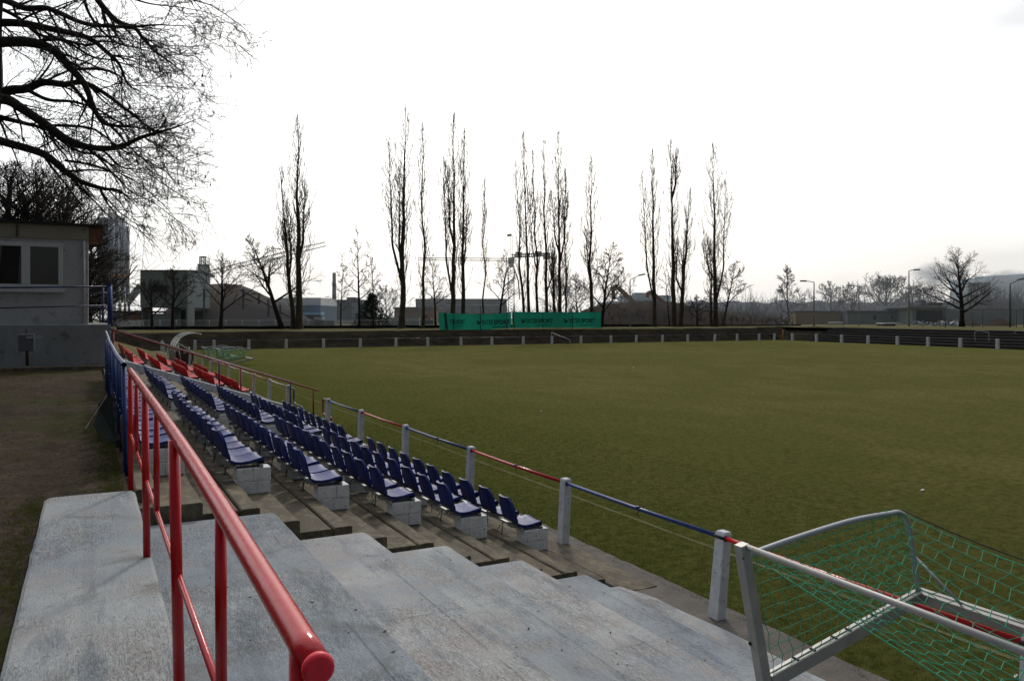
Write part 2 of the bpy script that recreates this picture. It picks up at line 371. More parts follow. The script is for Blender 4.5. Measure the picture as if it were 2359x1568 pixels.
for k in range(0, 6):
    # half-height foot slab carrying the seat blocks
    ya = YS0 - .05 * (k % 3) + .04
    y = ya
    while y < YS1:
        ye = min(y + U(2.6, 3.6), YS1)
        slab(mb, HX(k) - .62, HX(k) + U(-.01, .012), y + .006, ye - .006, HZ(k) - (.2 if k else .02), HZ(k) + U(-.004, .006) + (.02 if k == 0 else 0), .010, .22, k * 3.1 + y); y = ye
    # main tread: slab, dark joint, nosing strip
    if k < 5:
        y = YS0 + .12
        while y < YS1:
            ye = min(y + U(2.2, 3.4), YS1)
            zz = TZ(k) + U(-.004, .004)
            slab(mb, HX(k + 1) - .32, TX(k) - .20, y + .005, ye - .005, TZ(k) - .14, zz, .006, .25, k * 5.7 + y)
            slab(mb, TX(k) - .182, TX(k), y - .0, ye - .012, TZ(k) - .16, zz + .006, .012, .18, k * 9.7 + y); y = ye
slab(mb, .38, TX(5), 8.36, YS1, 1.3, TZ(5) - .02, .01, .25, 60)
slab(mb, 5.60, 6.02, 7.75, 84, -.1, .003, .03, .2, 71)
mb.build('terrace_steps', M['worn'], kind='structure')
mb = MB(); slab(mb, 5.55, 6.27, -6, 84, -.2, -.004, .03, .2, 80); mb.build('kerb_strip', M['gravelc'], kind='structure')
# solid core below everything
mb = MB(); b = [(.36, 1.2), (1.3, .98), (2.25, .70), (3.2, .40), (4.1, .1), (5.0, -.1), (5.0, -.3), (.36, -.3)]
mb.poly([(x, -5.9, z) for x, z in b][::-1], (0, 54.3, 0)); mb.build('stand_base', M['worn'], kind='structure')
# painted aisle steps in the foreground
mb = MB()
for k in range(0, 5):
    mb.m = [1, 2, 0, 2, 1][k]
    edge = TX(k) + .10 + (.03 if k == 1 else 0)
    x0 = (TX(k + 1) + .06) if k < 4 else .40
    zt = TZ(k) - [.03, .012, .0, .02, .0][k]
    y1 = 8.22 - .05 * k
    ny = 70; rows = []
    for y in lin(-5.8, y1 - .12, ny) + [y1 - .08, y1 - .05, y1 - .03, y1 - .015, y1]:
        e = .007 * nz(y * 1.3, k * 3.3) + .004 * nz(y * 7, k); near = max(0, 1 - (y1 - y) / .05) ** 2
        e -= near * .022
        rows.append([(x0, y, zt), (x0 * .75 + edge * .25, y, zt + .003 * nz(y * 1.3, k + 5)), ((x0 + edge) / 2, y, zt + .003 * nz(y * 1.3, k)), (edge - .10, y, zt + .002 * nz(y * 2.3, k + 2)),
                     (edge + e - .02, y, zt - .001), (edge + e - .004, y, zt - .012), (edge + e + .012, y, zt - .06), (edge + e + .02, y, zt - .34)])
    # ragged far end
    rows[-1] = [(p[0], p[1] + .012 * nz(p[0] * 4, k * 2.), p[2]) for p in rows[-1]]
    mb.grid(rows, False); r = rows[-1]; mb.grid([r, [(p[0], p[1] + .01, p[2] - .14) for p in r]], False)
    # hairline joint between slab and nosing, partly filled with paint
    mb.m = 3; y = -3.0
    while y < y1 - .1:
        l_ = U(.15, 1.3); ye = min(y + l_, y1)
        if U(0, 1) < .72:
            xj = TX(k) - .09; ww = U(.0012, .004); n_ = max(3, int((ye - y) / .06)); zz = zt + .0065
            mb.grid([[(xj - ww * abs(nz(yy * 9, k)) - .001 + .006 * nz(yy * 3, k), yy, zz), (xj + ww * abs(nz(yy * 7, k + 4)) + .001 + .006 * nz(yy * 3, k), yy, zz)] for yy in lin(y, ye, n_)], False)
        y = ye + U(0, .2)
    for yj in (1.2, 3.35, 5.6): 
        if k % 2 == 0: yj += .7
        pts_ = [(x0 + (edge - x0) * t_, yj + .01 * nz(t_ * 6, yj), zt + .007) for t_ in lin(.35 if k % 2 else .0, .97, 16)]
        mb.grid([pts_, [(a_, b_ + .002 + .003 * abs(nz(a_ * 9, yj)), c_) for a_, b_, c_ in pts_]], False)
# painted ground strip
rows = []; mb.m = 2
for y in lin(-5.8, 7.9, 80):
    e = .05 * nz(y * .9, 41) + .015 * nz(y * 5, 9) - max(0, 1 - (7.9 - y) / .5) * .16
    rows.append([(5.2, y, .030), (5.45, y, .026 + .004 * nz(y, 2)), (5.72 + e, y, .020), (5.74 + e, y, -.02)])
mb.grid(rows, False); mb.build('painted_steps', [M['painted'], M['painted_a'], M['painted_b'], M['crack']], kind='structure')
mb = MB(); rows = []
for y in lin(-5.8, 8.12, 90) + [8.17, 8.21, 8.24, 8.26, 8.28]:
    e = .006 * nz(y * 1.7, 3) + .004 * nz(y * 7, 4); el = .010 * nz(y * 1.2, 8) + .006 * nz(y * 6, 5)
    if y > 8.2: el += (y - 8.2) ** 2 * 5; e -= (y - 8.2) ** 2 * 2
    rows.append([(-.36 + el, y, 1.50), (-.355 + el, y, 1.588), (-.335 + el, y, 1.60), (-.1, y, 1.602 + .003 * nz(y, 1)), (.15, y, 1.601 + .003 * nz(y, 9)), (.35 + e, y, 1.60), (.372 + e, y, 1.588), (.376 + e, y, 1.2)])
mb.grid(rows, False); r = rows[-1]; mb.grid([r, [(p[0], p[1] + .012, 1.3) for p in r]], False); mb.build('platform', M['painted'], kind='structure')

# ---- seat shells
def seat_mesh(name, mat, ribs=False):
    prof = [(.395, -.035), (.410, -.010), (.395, .012), (.33, .010), (.24, -.008), (.15, -.014), (.08, -.004), (.03, .022), (-.005, .07), (-.028, .14), (-.045, .22), (-.062, .29), (-.080, .345), (-.098, .375)]
    def half(i):
        z = prof[i][1]
        if i < 3: return .19
        if z > .2: t = (z - .2) / .18; return .226 * math.sqrt(max(1 - t * t * .74, .1))
        return .224
    nv = 11; top = []; bot = []
    for i, (x, z) in enumerate(prof):
        a = prof[max(i - 1, 0)]; b = prof[min(i + 1, len(prof) - 1)]; t = Vector((b[0] - a[0], 0, b[1] - a[1])).normalized(); nrm = Vector((-t.z, 0, t.x)) * -1
        hw = half(i); rt = []; rb = []
        for j in range(nv):
            s_ = -1 + 2 * j / (nv - 1); y = hw * s_; lift = .030 * abs(s_) ** 3
            up = z < .05
            p = Vector((x + (0 if up else lift * 1.1), y, z + (lift * .55 if up else 0)))
            rt.append(p); th = .012 + (.022 if abs(s_) > .99 or i in (0, len(prof) - 1) else .0)
            rb.append(p + Vector((-(0 if up else th), 0, -(th if up else 0))))
        top.append(rt); bot.append(rb)
    mb = MB(); mb.grid([r[::-1] for r in top]); mb.grid(bot)
    for j in (0, nv - 1):
        st = [[top[i][j] for i in range(len(prof))], [bot[i][j] for i in range(len(prof))]]; mb.grid(st if j == 0 else st[::-1])
    for i in (0, len(prof) - 1):
        st = [top[i], bot[i]]; mb.grid(st[::-1] if i == 0 else st)
    me = bpy.data.meshes.new(name); me.from_pydata(mb.v, [], mb.f); me.materials.append(mat); me.polygons.foreach_set('use_smooth', [True] * len(mb.f)); me.update()
    return me
SEATB = seat_mesh('blue_seat_shell', M['seatblue']); SEATR = seat_mesh('red_seat_shell', M['seatred'])
mb = MB(); mb.box(-.0, .34, -.06, -.03, -.060, -.016); mb.box(-.0, .34, .03, .06, -.060, -.016)
brk = bpy.data.meshes.new('bracket'); brk.from_pydata(mb.v, [], mb.f); brk.materials.append(M['zinc'])
def seat(me, x, y, z, label, group):
    o = bpy.data.objects.new('stadium_seat', me); COL.objects.link(o); o.location = (x, y, z)
    o.rotation_euler = (U(-.02, .02), U(-.04, .04), U(-.05, .05)); tag(o, label, 'seat', group)
    b = bpy.data.objects.new('bracket', brk); COL.objects.link(b); b.parent = o
ROWN = ['front row', 'second row', 'third row', 'fourth row', 'fifth row', 'back row']
BH = .30
def pier(x, y, z, w=.38, l=.22, seed=0):
    mb = MB(); r = random.Random(seed); h = BH / 2
    mb.m = 1; mb.box(x - w + .012, x - .012, y + .012, y + l - .012, z - .01, z + BH - .012); mb.m = 0
    for c in range(2):
        cut = r.uniform(.3, .7) * w; z0 = z + c * h + (.004 if c == 0 else .002); z1 = z + (c + 1) * h - .001
        j = [r.uniform(-.004, .004) for _ in range(4)]
        mb.box(x - w + j[0], x - w + cut - .001, y + j[1], y + l, z0, z1); mb.box(x - w + cut + .001, x + j[2], y + j[3], y + l, z0, z1)
    return mb
def bench(k, y0, y1, n, block, me, word, piers, group):
    x, z = HX(k), HZ(k) + (.02 if k == 0 else .004)
    rowname = ROWN[k]
    fr = thing('bench_frame', (x - .2, (y0 + y1) / 2, z), 'thin steel frame under the %s seats, %s, %s' % (word, rowname, block), 'bench frame', 'steel seat frames')
    zt = z + BH + .018
    for xo in (-.40, -.10):
        mb = MB(); mb.bar((x + xo, y0 - .02, zt), (x + xo, y1 + .02, zt), .035, .03); mb.build('rail', M['zinc'], fr)
    yy = y0 + .55
    while yy < y1 - .3:
        mb = MB(); rr = .007
        zb = TZ(k) if k < 5 else z
        mb.tube([(x - .40, yy, zt), (x - .43, yy, TZ(k) + .005)], rr, 5)
        mb.tube([(x - .40, yy + .0, zt - .01), (x - .385, yy + .22, TZ(k) + .03)], rr * .8, 4)
        mb.build('leg', M['iron'], fr)
        mb = MB(); mb.tube([(x - .10, yy, zt), (x - .09, yy, z)], rr, 5); mb.build('leg', M['iron'], fr); yy += 1.15 if n < 12 else .98
    for i, py in enumerate(piers):
        mb = pier(x, py, z, seed=k * 31 + int(py * 10))
        o = mb.build('block_pier', [M['block'], M['mortar']], bevel=.006)
        where = 'near end' if i == 0 else ('far end' if i == len(piers) - 1 else ORD[i] + ' from near end')
        tag(o, 'whitewashed block pier, %s, %s, %s' % (where, rowname, block), 'block pier', 'whitewashed piers under the seats')
    ys = lin(y0 + .22, y1 - .22, n)
    for i, yy in enumerate(ys):
        lab = '%s seat, %s from the near end of the %s, %s' % (word, ORD[i], rowname, block)
        seat(me, x - .475, yy + U(-.01, .01), zt + .055, lab, group)
NN = [10, 10, 11, 12, 12, 12]; NF = [10, 10, 11, 11, 11, 11]
for k in range(6):
    bench(k, 9.62, 16.1, NN[k], 'near blue block', SEATB, 'blue', [9.60, 11.7, 13.8, 15.9], 'blue seats on the stand')
    bench(k, 17.85, 24.3, NF[k], 'middle blue block', SEATB, 'blue', [17.8, 19.9, 22, 24.1], 'blue seats on the stand')
for k in range(5):
    bench(k, 32.4, 38.8, 12, 'first red block', SEATR, 'red', [32.4, 35.5, 38.6], 'red seats on the stand')
    bench(k, 41.6, 47.8, 12, 'last red block', SEATR, 'red', [41.6, 44.7, 47.6], 'red seats on the stand')

# parapet kerb running down the stand
mb = MB(); a = Vector((.75, 25.0, 2.05)); b = Vector((5.55, 25.0, .47))
for i in range(4):
    p, q = a.lerp(b, i / 4 + .003), a.lerp(b, (i + 1) / 4 - .003)
    mb.obox(p - Vector((0, .12, .2)), q - p, (0, .3, 0), (0, 0, .2))
mb.build('parapet_kerb', M['whitewash'], bevel=.008, label='long pale concrete kerb sloping down between the blue and red seats', cat='concrete kerb')
# concrete wing wall and leaning board beside the blue railing
mb = MB(); mb.poly([(-.10, 12.2, 1.5), (.10, 16.2, 1.5), (.14, 16.3, 1.66), (.30, 13.9, 2.02), (.30, 11.6, 1.62), (.29, 11.5, 1.5)], (.05, .0, .0))
mb.build('sheet_panel', M['sheet'], label='dark flat board leaning against the blue railing posts', cat='board')
mb = MB(); mb.bar((-.06, 13.1, 1.60), (.26, 15.0, 1.92), .014, .014); mb.build('metal_strip', M['iron'], label='thin pale metal strip along the leaning dark board', cat='metal strip')

# ------------------------------------------------------------------ red railing in the foreground
def smooth_path(pts, n=6):
    pts = [Vector(p) for p in pts]; out = []
    for i in range(len(pts) - 1):
        p0 = pts[max(i - 1, 0)]; p1 = pts[i]; p2 = pts[i + 1]; p3 = pts[min(i + 2, len(pts) - 1)]
        for j in range(n):
            t = j / n; out.append(.5 * ((2 * p1) + (p2 - p0) * t + (2 * p0 - 5 * p1 + 4 * p2 - p3) * t * t + (3 * p1 - p0 - 3 * p2 + p3) * t ** 3))
    return out + [pts[-1]]
rr_ = thing('red_railing', (.335, 5, 1.6), 'glossy red pipe railing on the edge of the painted platform', 'railing')
railp = [(.345, 1.38, 2.603), (.338, 2.6, 2.652), (.334, 4.0, 2.685), (.333, 6.0, 2.70), (.333, 8.35, 2.71)]
mb = MB(); mb.tube(smooth_path(railp, 8), .0268, 20); mb.build('top_rail', M['red'], rr_)
mb = MB(); e = Vector(railp[0]); t = Vector((.003, -1, -.02)).normalized()
mb.tube([e, e + t * .006, e + t * .012, e + t * .016], [.0275, .0285, .0272, .022], 20); mb.build('end_cap', M['redcap'], rr_)
mb = MB(); mb.tube([(.345, 1.5, 2.60), (.347, 1.5, 1.60)], .022, 16); mb.build('post', M['red'], rr_)
for y, xt in ((3.72, .318), (5.94, .326), (8.33, .335)):
    mb = MB(); zt = 2.68 if y < 5 else 2.70
    mb.tube([(xt, y, zt), (.334 + .006, y, 1.595)], .0235, 16); mb.build('post', M['red'], rr_)
for y in (2.45, 4.98, 7.2):
    mb = MB(); mb.tube([(.334, y, 2.66), (.336, y, 2.10)], .0165, 12); mb.build('baluster', M['red'], rr_)
mb = MB(); mb.tube([(.346, 1.5, 2.085), (.337, 3.72, 2.10), (.336, 5.94, 2.11), (.336, 8.33, 2.12)], .0125, 10); mb.build('mid_rail', M['red'], rr_)

br = thing('blue_railing', (.33, 14, 1.57), 'dark blue pipe railing with close bars beyond the red one', 'railing')
bp = smooth_path([(.325, 9.55, 2.70), (.32, 12.0, 2.70), (.325, 13.6, 2.71), (.33, 15.2, 2.73), (.335, 17.5, 2.74), (.34, 19.3, 2.80), (.33, 21.0, 2.88)], 6)
mb = MB(); mb.tube(bp, .027, 14, cap=False); mb.tube(bp, .021, 14, cap=False); mb.m = 1
mb.tube([Vector(bp[0]) + Vector((0, .03, 0)), Vector(bp[0]) + Vector((0, .035, 0))], .021, 12); mb.build('top_rail', [M['blue'], M['black']], br)
for y in (9.62, 11.9, 14.2, 16.5, 18.8, 20.9):
    mb = MB(); mb.tube([(.322, y, 2.69), (.345, y, 1.5)], .022, 12); mb.build('post', M['blue'], br)
mb = MB()
y = 9.95
while y < 20.8:
    mb = MB(); mb.tube([(.324, y, 2.68), (.333, y, 2.05)], .013, 8); mb.build('bar', M['blue'], br); y += .62
mb = MB(); mb.tube([(.335, 9.62, 2.05), (.335, 20.9, 2.1)], .012, 8); mb.build('mid_rail', M['blue'], br)

# sloping stair railings on the far side of the parapet kerb
for nm, off, m1, m2, lab, x1 in (('red_stair_railing', 0, M['redfade'], M['redfade'], 'long red handrail sloping down the stand past the red seats', 6.72), ('blue_stair_railing', .9, M['navy'], M['navy'], 'dark blue handrail sloping down just behind the red handrail', 6.15)):
    y = 26.7 + off
    tr_ = thing(nm, (3.6, y, 1), lab, 'railing')
    zf = lambda x: 2.84 - (x - .6) * .335 + (.02 if off else 0)
    mb = MB(); mb.tube([(.55, y, zf(.55)), (x1, y, zf(x1))], .026, 10); mb.build('top_rail', m1, tr_)
    for xx in ((.62, 4.25, 6.55) if not off else (.62, 3.72, 6.0)):
        zb = max(0, HZ(0) + (5.58 - xx) / .93 * .293 - .05) if xx < 5.5 else 0
        mb = MB(); mb.tube([(xx, y, zf(xx)), (xx, y, zb)], .026, 10); mb.build('post', m1, tr_)

# ------------------------------------------------------------------ pitch fences
def cpost(mb, x, y, z, h, w=.115, t=.13, lx=0., ly=0., ang=0.):
    top = Vector((x + lx, y + ly, z + h)); bot = Vector((x, y, z)); ca, sa = math.cos(ang), math.sin(ang)
    def ring(c, f): return [c + Vector((ca * a * w / 2 * f - sa * b * t / 2 * f, sa * a * w / 2 * f + ca * b * t / 2 * f, 0)) for a, b in ((-1, -1), (1, -1), (1, 1), (-1, 1))]
    rs = [ring(bot, 1.04), ring(bot.lerp(top, .5), 1.0), ring(bot.lerp(top, .97), .96), ring(top, .80)]
    b = len(mb.v)
    for r in rs: mb.v += [tuple(p) for p in r]
    for i in range(len(rs) - 1):
        for j in range(4): j2 = (j + 1) % 4; mb.face((b + i * 4 + j, b + i * 4 + j2, b + (i + 1) * 4 + j2, b + (i + 1) * 4 + j))
    mb.face(tuple(b + len(rs) * 4 - 4 + j for j in range(4)))
FXL = 5.98
def left_fence(name, ysp, label, cols, extra=None):
    f = thing(name, (FXL, sum(ysp) / len(ysp), 0), label, 'pitch fence')
    for i, y in enumerate(ysp):
        mb = MB(); near = y < 14
        cpost(mb, FXL - (.03 if y < 8 else 0), y, -.02, .93, .115, .15, lx=(.10 if y < 8 else .055 if y < 14 else .03), ly=U(-.01, .02)); o = mb.build('post', M['whitewash'], f, bevel=.01 if near else 0)
        mb = MB(); mb.tube([(FXL + .03, y - .085, .845), (FXL + .03, y + .085, .845)], .029, 12); mb.build('collar', M['black'], f)
    for i in range(len(ysp) - 1):
        mb = MB(); y0, y1 = ysp[i], ysp[i + 1]; c = cols[i % len(cols)]
        mb.tube([(FXL + .03, y0 + .07, .85), (FXL + .03, (y0 + y1) / 2, .845 - .005), (FXL + .03, y1 - .07, .85)], .0235, 12); mb.build('rail', c, f)
        if y0 < 14:
            if y0 < 4: continue
            mb = MB(); ym = y0 + (y1 - y0) * .45; mb.tube([(FXL + .03, ym, .85), (FXL + .03, ym + .06, .85)], .027, 12)
            mb.tube([(FXL + .03, ym + .03, .84), (FXL + .02, ym + .03, .76), (FXL + .05, ym + .02, .74)], .006, 6); mb.build('clamp', M['navy'], f)
    return f
near_y = [-3.1, .15, 3.4, 6.65, 9.87, 13.1, 16.4, 19.6, 22.75]
f1 = left_fence('pitch_fence', near_y, 'white posts with red and blue rail in front of the near seats', [M['blue'], M['red'], M['red'], M['blue'], M['red'], M['blue'], M['red'], M['blue']])
mb = MB(); x = FXL + .03
mb.tube(smooth_path([(x, 22.78, .85), (x, 23.25, .85), (x, 23.34, .78), (x, 23.34, .50), (x, 23.26, .42), (x, 22.95, .40)], 5), .026, 10)
mb.tube(smooth_path([(x, 22.55, .40), (x, 22.48, .38), (x, 22.46, .30), (x, 22.46, -.02)], 5), .026, 10); mb.build('bent_pipe', M['redfade'], f1)
far_y = [28.0, 31.15, 34.4, 37.7, 41.2, 44.6, 48, 51.5, 55, 58.5, 62, 65.5, 69, 72.5, 76, 79.5, 83]
f2 = left_fence('pitch_fence', far_y, 'white posts and rail along the pitch beyond the handrail gap', [M['zinc'], M['redfade'], M['zinc']])
mb = MB(); mb.tube(smooth_path([(x, 28, .85), (x, 27.3, .85), (x, 27.15, .78), (x, 27.12, .50), (x, 27.0, .38), (x, 26.7, .36), (x, 26.1, .36), (x, 25.9, .28), (x, 25.86, -.02)], 6), .026, 10); mb.build('bent_pipe', M['navy'], f2)

fx = [374, 409, 449, 493.4, 573, 659, 745.5, 830, 912, 985.4, 1062, 1133, 1205, 1271, 1338, 1407, 1465, 1525.6, 1584, 1645, 1697.5, 1748, 1783]
ff = thing('pitch_fence', (45, 86, 0), 'white posts and thin rail along the foot of the far bank', 'pitch fence')
FP_ = []
for xx in fx:
    k = (xx - CX) / FP; Y = 85.9 - (xx - 374) * .0008; d = Y / (C - k * S); FP_.append(at(xx, d=d, z=-.02))
for i, p in enumerate(FP_):
    mb = MB(); cpost(mb, p.x, p.y, -.02, 1.0, .26, .2, lx=(.15 if i == 19 else U(-.03, .03))); mb.build('post', M['whitewash'], ff)
mb = MB(); mb.tube([p + Vector((0, 0, .95 + U(-.03, .03))) for p in FP_], .017, 6); mb.build('rail', M['navy'], ff)
fr_ = thing('pitch_fence', (85, 60, 0), 'white posts and thin rail in front of the stepped terrace', 'pitch fence')
PR = []
for xx in (1824.7, 1880, 1938, 1999, 2066.4, 2137, 2211.5, 2297, 2398):
    k = (xx - CX) / FP; kk = .153; d = (82.8 - 50.5 * .153) / ((S + k * C) - kk * (C - k * S)); PR.append(at(xx, d=d, z=-.02))
for p in PR:
    mb = MB(); cpost(mb, p.x, p.y, -.02, 1.05, .26, .3); mb.build('post', M['whitewash'], fr_)
mb = MB(); mb.tube([p + Vector((0, 0, .98)) for p in PR], .018, 6); mb.build('rail', M['f_crane'], fr_)
p = at(1802.6, d=115.0, z=0); mb = MB(); mb.tube([p, p + Vector((0, 0, 1.5))], .07, 8); mb.build('corner_flag_pole', M['f_orange'], label='thin orange corner post where the two far fences meet', cat='corner post')

# ------------------------------------------------------------------ right-hand stepped terrace
mb = MB(); ns = 6; ys = lin(15, 80, 60)
for i in range(ns):
    z1 = .30 * (i + 1); rows = []
    for y in ys:
        x0 = XR(y) + 1.0 + i * .85; j = .03 * nz(y * .5, i * 3)
        rows.append([(x0, y, z1 - .34), (x0, y, z1 - .05 + j), (x0 + .9, y, z1 - .05 + j)])
    mb.grid(rows, False); mb.m = 1
    mb.grid([[(XR(y) + 1.0 + i * .85 - .03, y, z1 - .07 + .03 * nz(y * .5, i * 3)), (XR(y) + 1.0 + i * .85 - .03, y, z1 + .02 + .03 * nz(y * .5, i * 3)), (XR(y) + 1.25 + i * .85, y, z1 + .022 + .03 * nz(y * .5, i * 3))] for y in ys], False); mb.m = 0
rows = [(XR(80) + 1 + i * .85, 80, .3 * i) for i in range(ns + 1)]
mb.poly([(XR(80) + 1, 80, -.1)] + [(XR(80) + 1 + i * .85, 80, .3 * i + .25) for i in range(ns)] + [(XR(80) + 7, 80, 1.75), (XR(80) + 7, 80, -.1)])
mb.build('terrace', [M['terrace'], M['terr_edge']], kind='structure')
sheet('verge', [0, 4, 10, 40], lin(10, 92, 20), lambda x, y: 0, M['drygrass'])
o = bpy.data.objects['verge']
for v in o.data.vertices: v.co = (XR(v.co.y) + 6.1 + v.co.x, v.co.y, 1.78 + .06 * nz(v.co.x, v.co.y * .3))
sheet('corner_bank', lin(0, 12, 12), lin(80, 93, 12), lambda x, y: 0, M['bank'])
o = bpy.data.objects['corner_bank']
for v in o.data.vertices:
    t = min(max(v.co.x / 7.0, (v.co.y - 86) / 6), 1); t = max(t, 0); v.co = (XR(v.co.y) + 1.0 + v.co.x, v.co.y, -.05 + 1.83 * t + .1 * nz(v.co.x, v.co.y))
for px, lab in ((2260, 'bent steel crush barrier hoop on the stepped terrace'), (2352, 'steel crush barrier hoop at the right end of the terrace')):
    p = at(px, 786, z=.7); mb = MB(); h = 1.0
    dy = Vector((.15, 1, 0)).normalized() * 1.0
    mb.tube(smooth_path([p - dy * .9, p - dy * .9 + Vector((0, 0, h * .8)), p - dy * .7 + Vector((0, 0, h)), p + dy * .7 + Vector((0, 0, h * 1.05)), p + dy * .75 + Vector((0, 0, 0))], 5), .035, 6)
    mb.build('crush_barrier', M['f_lamp'], label=lab, cat='crush barrier')
# small handrails of the far bank steps
for a_, b_, lab in (((1101, 768), (1140, 783), 'pale sloping handrail on the far bank under the banner, left one'), ((1270, 766), (1313, 783), 'pinkish sloping handrail on the far bank under the banner, right one')):
    pa, pb = at(*a_, d=103), at(*b_, d=99); mb = MB(); mb.tube([pa, pb], .05, 6); mb.tube([pa, pa - Vector((0, 0, .9))], .04, 6); mb.tube([pb, pb - Vector((0, 0, .8))], .04, 6)
    mb.build('bank_handrail', M['zinc'], label=lab, cat='handrail')

# ------------------------------------------------------------------ tipped small goal with green net (near, right)
def make_goal(loc, label, full=True):
    g = thing('training_goal', (0, 0, 0), label, 'goal', 'small training goals lying tipped over')
    th = math.radians(11.8); P = Vector((math.cos(th), 0, math.sin(th))); Q = Vector((-math.sin(th), 0, math.cos(th))); R = Vector((0, -1, 0)); A = Vector((4.41, 4.4, .52))
    def g2(p, q, r): return A + P * p + Q * q + R * r
    LP, LQ, LW = 1.76, 1.075, 3.0
    prof = .082
    def prof_bar(mb, a, b, w, h, up):
        mb.bar(a, b, w, h, up)
    for r in ((0,) if full else (0, LW)):
        mb = MB(); prof_bar(mb, g2(-.02, -.20 if full else 0, r), g2(-.02, LQ, r), prof, prof, P); o = mb.build('side_ground_bar', M['alu'], g, bevel=.006)
        mb = MB(); mb.tube([g2(-.07, .32, r - .03), g2(-.062, .32, r - .03)], .014, 10); mb.tube([g2(-.07, LQ - .08, r + .047), g2(-.06, LQ - .08, r + .047)], .006, 8); mb.build('bolt_hole', M['black'], o)
        mb = MB(); a, b = g2(.03, .0, r), g2(LP, .0, r); mb.bar(a, b, prof, .10, Q); o = mb.build('goalpost', M['alu'], g, bevel=.006)
        mb = MB(); mb.bar(a + Q * .0515, b + Q * .0515, .007, .003, Q); mb.build('net_groove', M['black'], o)
        for t in (.32, .5, .74, .9, 1.2, 1.45):
            if full: mb = MB(); mb.bar(g2(t, .052, r - .03), g2(t, .052, r + .03), .012, .014, Q); mb.build('net_hook', M['black'], o)
        top = smooth_path([g2(0.03, LQ - .10, r), g2(.5, LQ - .135, r), g2(1.1, LQ - .20, r), g2(LP - .22, LQ - .285, r), g2(LP - .10, LQ - .315, r), g2(LP - .03, LQ - .38, r), g2(LP - .005, LQ - .50, r), g2(LP, .40, r), g2(LP, .03, r)], 6)
        mb = MB(); mb.tube(top, .0225, 12); mb.build('net_support', M['pipe'], g)
        if full:
            mb = MB(); mb.tube([g2(LP, .36, r), g2(LP, .05, r + .38)], .012, 8); mb.build('brace', M['pipe'], g)
    mb = MB(); mb.bar(g2(LP + .03, 0, -.04), g2(LP + .03, 0, LW), .10, prof, Q); o = mb.build('crossbar', M['alu'], g, bevel=.006)
    mb = MB(); mb.bar(g2(LP + .03, .046, 0), g2(LP + .03, .046, LW), .007, .003, Q); mb.build('net_groove', M['black'], o)
    mb = MB(); mb.tube([g2(.0, LQ - .022, .02), g2(-.005, LQ - .050, 1.5), g2(.0, LQ - .10, LW)], .0215, 14); mb.build('rear_tube', M['alu'], g)
    # rope and net
    def rope(r): s_ = min(r / LW, 1); return g2(LP - .06, LQ - .30 - .75 * s_ * (1 - s_) - .02 * s_, r)
    mb = MB(); mb.tube([rope(LW * i / 14) for i in range(15)], .005, 6); mb.build('rope', M['cord'], g)
    mb = MB(); rs = .0034 if full else .008
    def topc(p): # height of the side pipe above the post line
        t = p / LP; return LQ - .10 - .20 * t if t < .93 else LQ - .30 - (t - .93) * 3
    def cords(fn, nu, nv, amp=.0, rad=rs):
        # diamond-ish netting: two families of wavy strands
        for i in range(nu + 1):
            pts = [fn((i + amp * (1 if (j % 2) else -1) + (.12 * nz(i * 3.1, j * 1.7) if 0 < j < nv else 0)) / nu, j / nv) for j in range(nv + 1)]
            mb.tube(pts, rad, 4, cap=False)
        for j in range(nv + 1):
            pts = [fn(i / nu, (j + amp * .15 * (1 if (i % 2) else -1) + .12 * nz(i * .8, j * 2.3)) / nv) for i in range(nu + 1)]
            mb.tube(pts, rad, 4, cap=False)
    cl = lambda t: min(max(t, 0), 1)
    def side(u, v):
        u, v = cl(u), cl(v); p = .06 + u * (LP - .10); q0 = .055; q1 = topc(p) - .02
        return g2(p, q0 + (q1 - q0) * v, .02 + .05 * math.sin(math.pi * u) * math.sin(math.pi * v))
    def back(u, v):
        u, v = cl(u), cl(v); r = .03 + u * (LW - .05); s_ = r / LW
        a = rope(r) - Q * (.03 + .05 * s_); sag = .02 + .62 * min(s_ * 2, 1) ** .8
        b = g2(.10 + .0 * s_, LQ - .16 - .42 * min(s_ * 1.7, 1.), r); m = a.lerp(b, v); m.z -= .22 * math.sin(math.pi * v) * min(1, .3 + s_ * 2); return m
    nu, nv = (16, 9) if full else (6, 4)
    cords(side, nu, nv, .18)
    nu, nv = (27, 15) if full else (8, 5)
    cords(back, nu, nv, .2)
    if full:
        mb.tube([back(i / 27, 1) for i in range(28)], .005, 5, cap=False)
        mb.tube([back(i / 27, 0) for i in range(28)], .004, 5, cap=False)
        for i in range(0, 28):
            r = .03 + i / 27 * (LW - .05)
            mb.tube([rope(r), back(i / 27, 0)], .002, 4, cap=False); mb.tube([g2(.0, LQ - .06, r), back(i / 27, 1)], .002, 4, cap=False)
        for i in range(0, 17):
            p = .06 + i / 16 * (LP - .3); mb.tube([g2(p, topc(p) + .03, 0), side(i / 16 * .86, 1)], .003, 4, cap=False)
    mb.build('net', M['net'], g)
    return g
make_goal(None, 'grey tipped goal with green net leaning over the near fence')
g2o = make_goal(None, 'small pipe goal with green net, left of the two beside the dugout', full=False)
g3o = dup(g2o, label='small pipe goal with green net, right of the two beside the dugout', cat='goal', group='small training goals lying tipped over')
g2o.location = (3.1, 58.5, -.47); g3o.location = (3.6, 55.0, -.47)

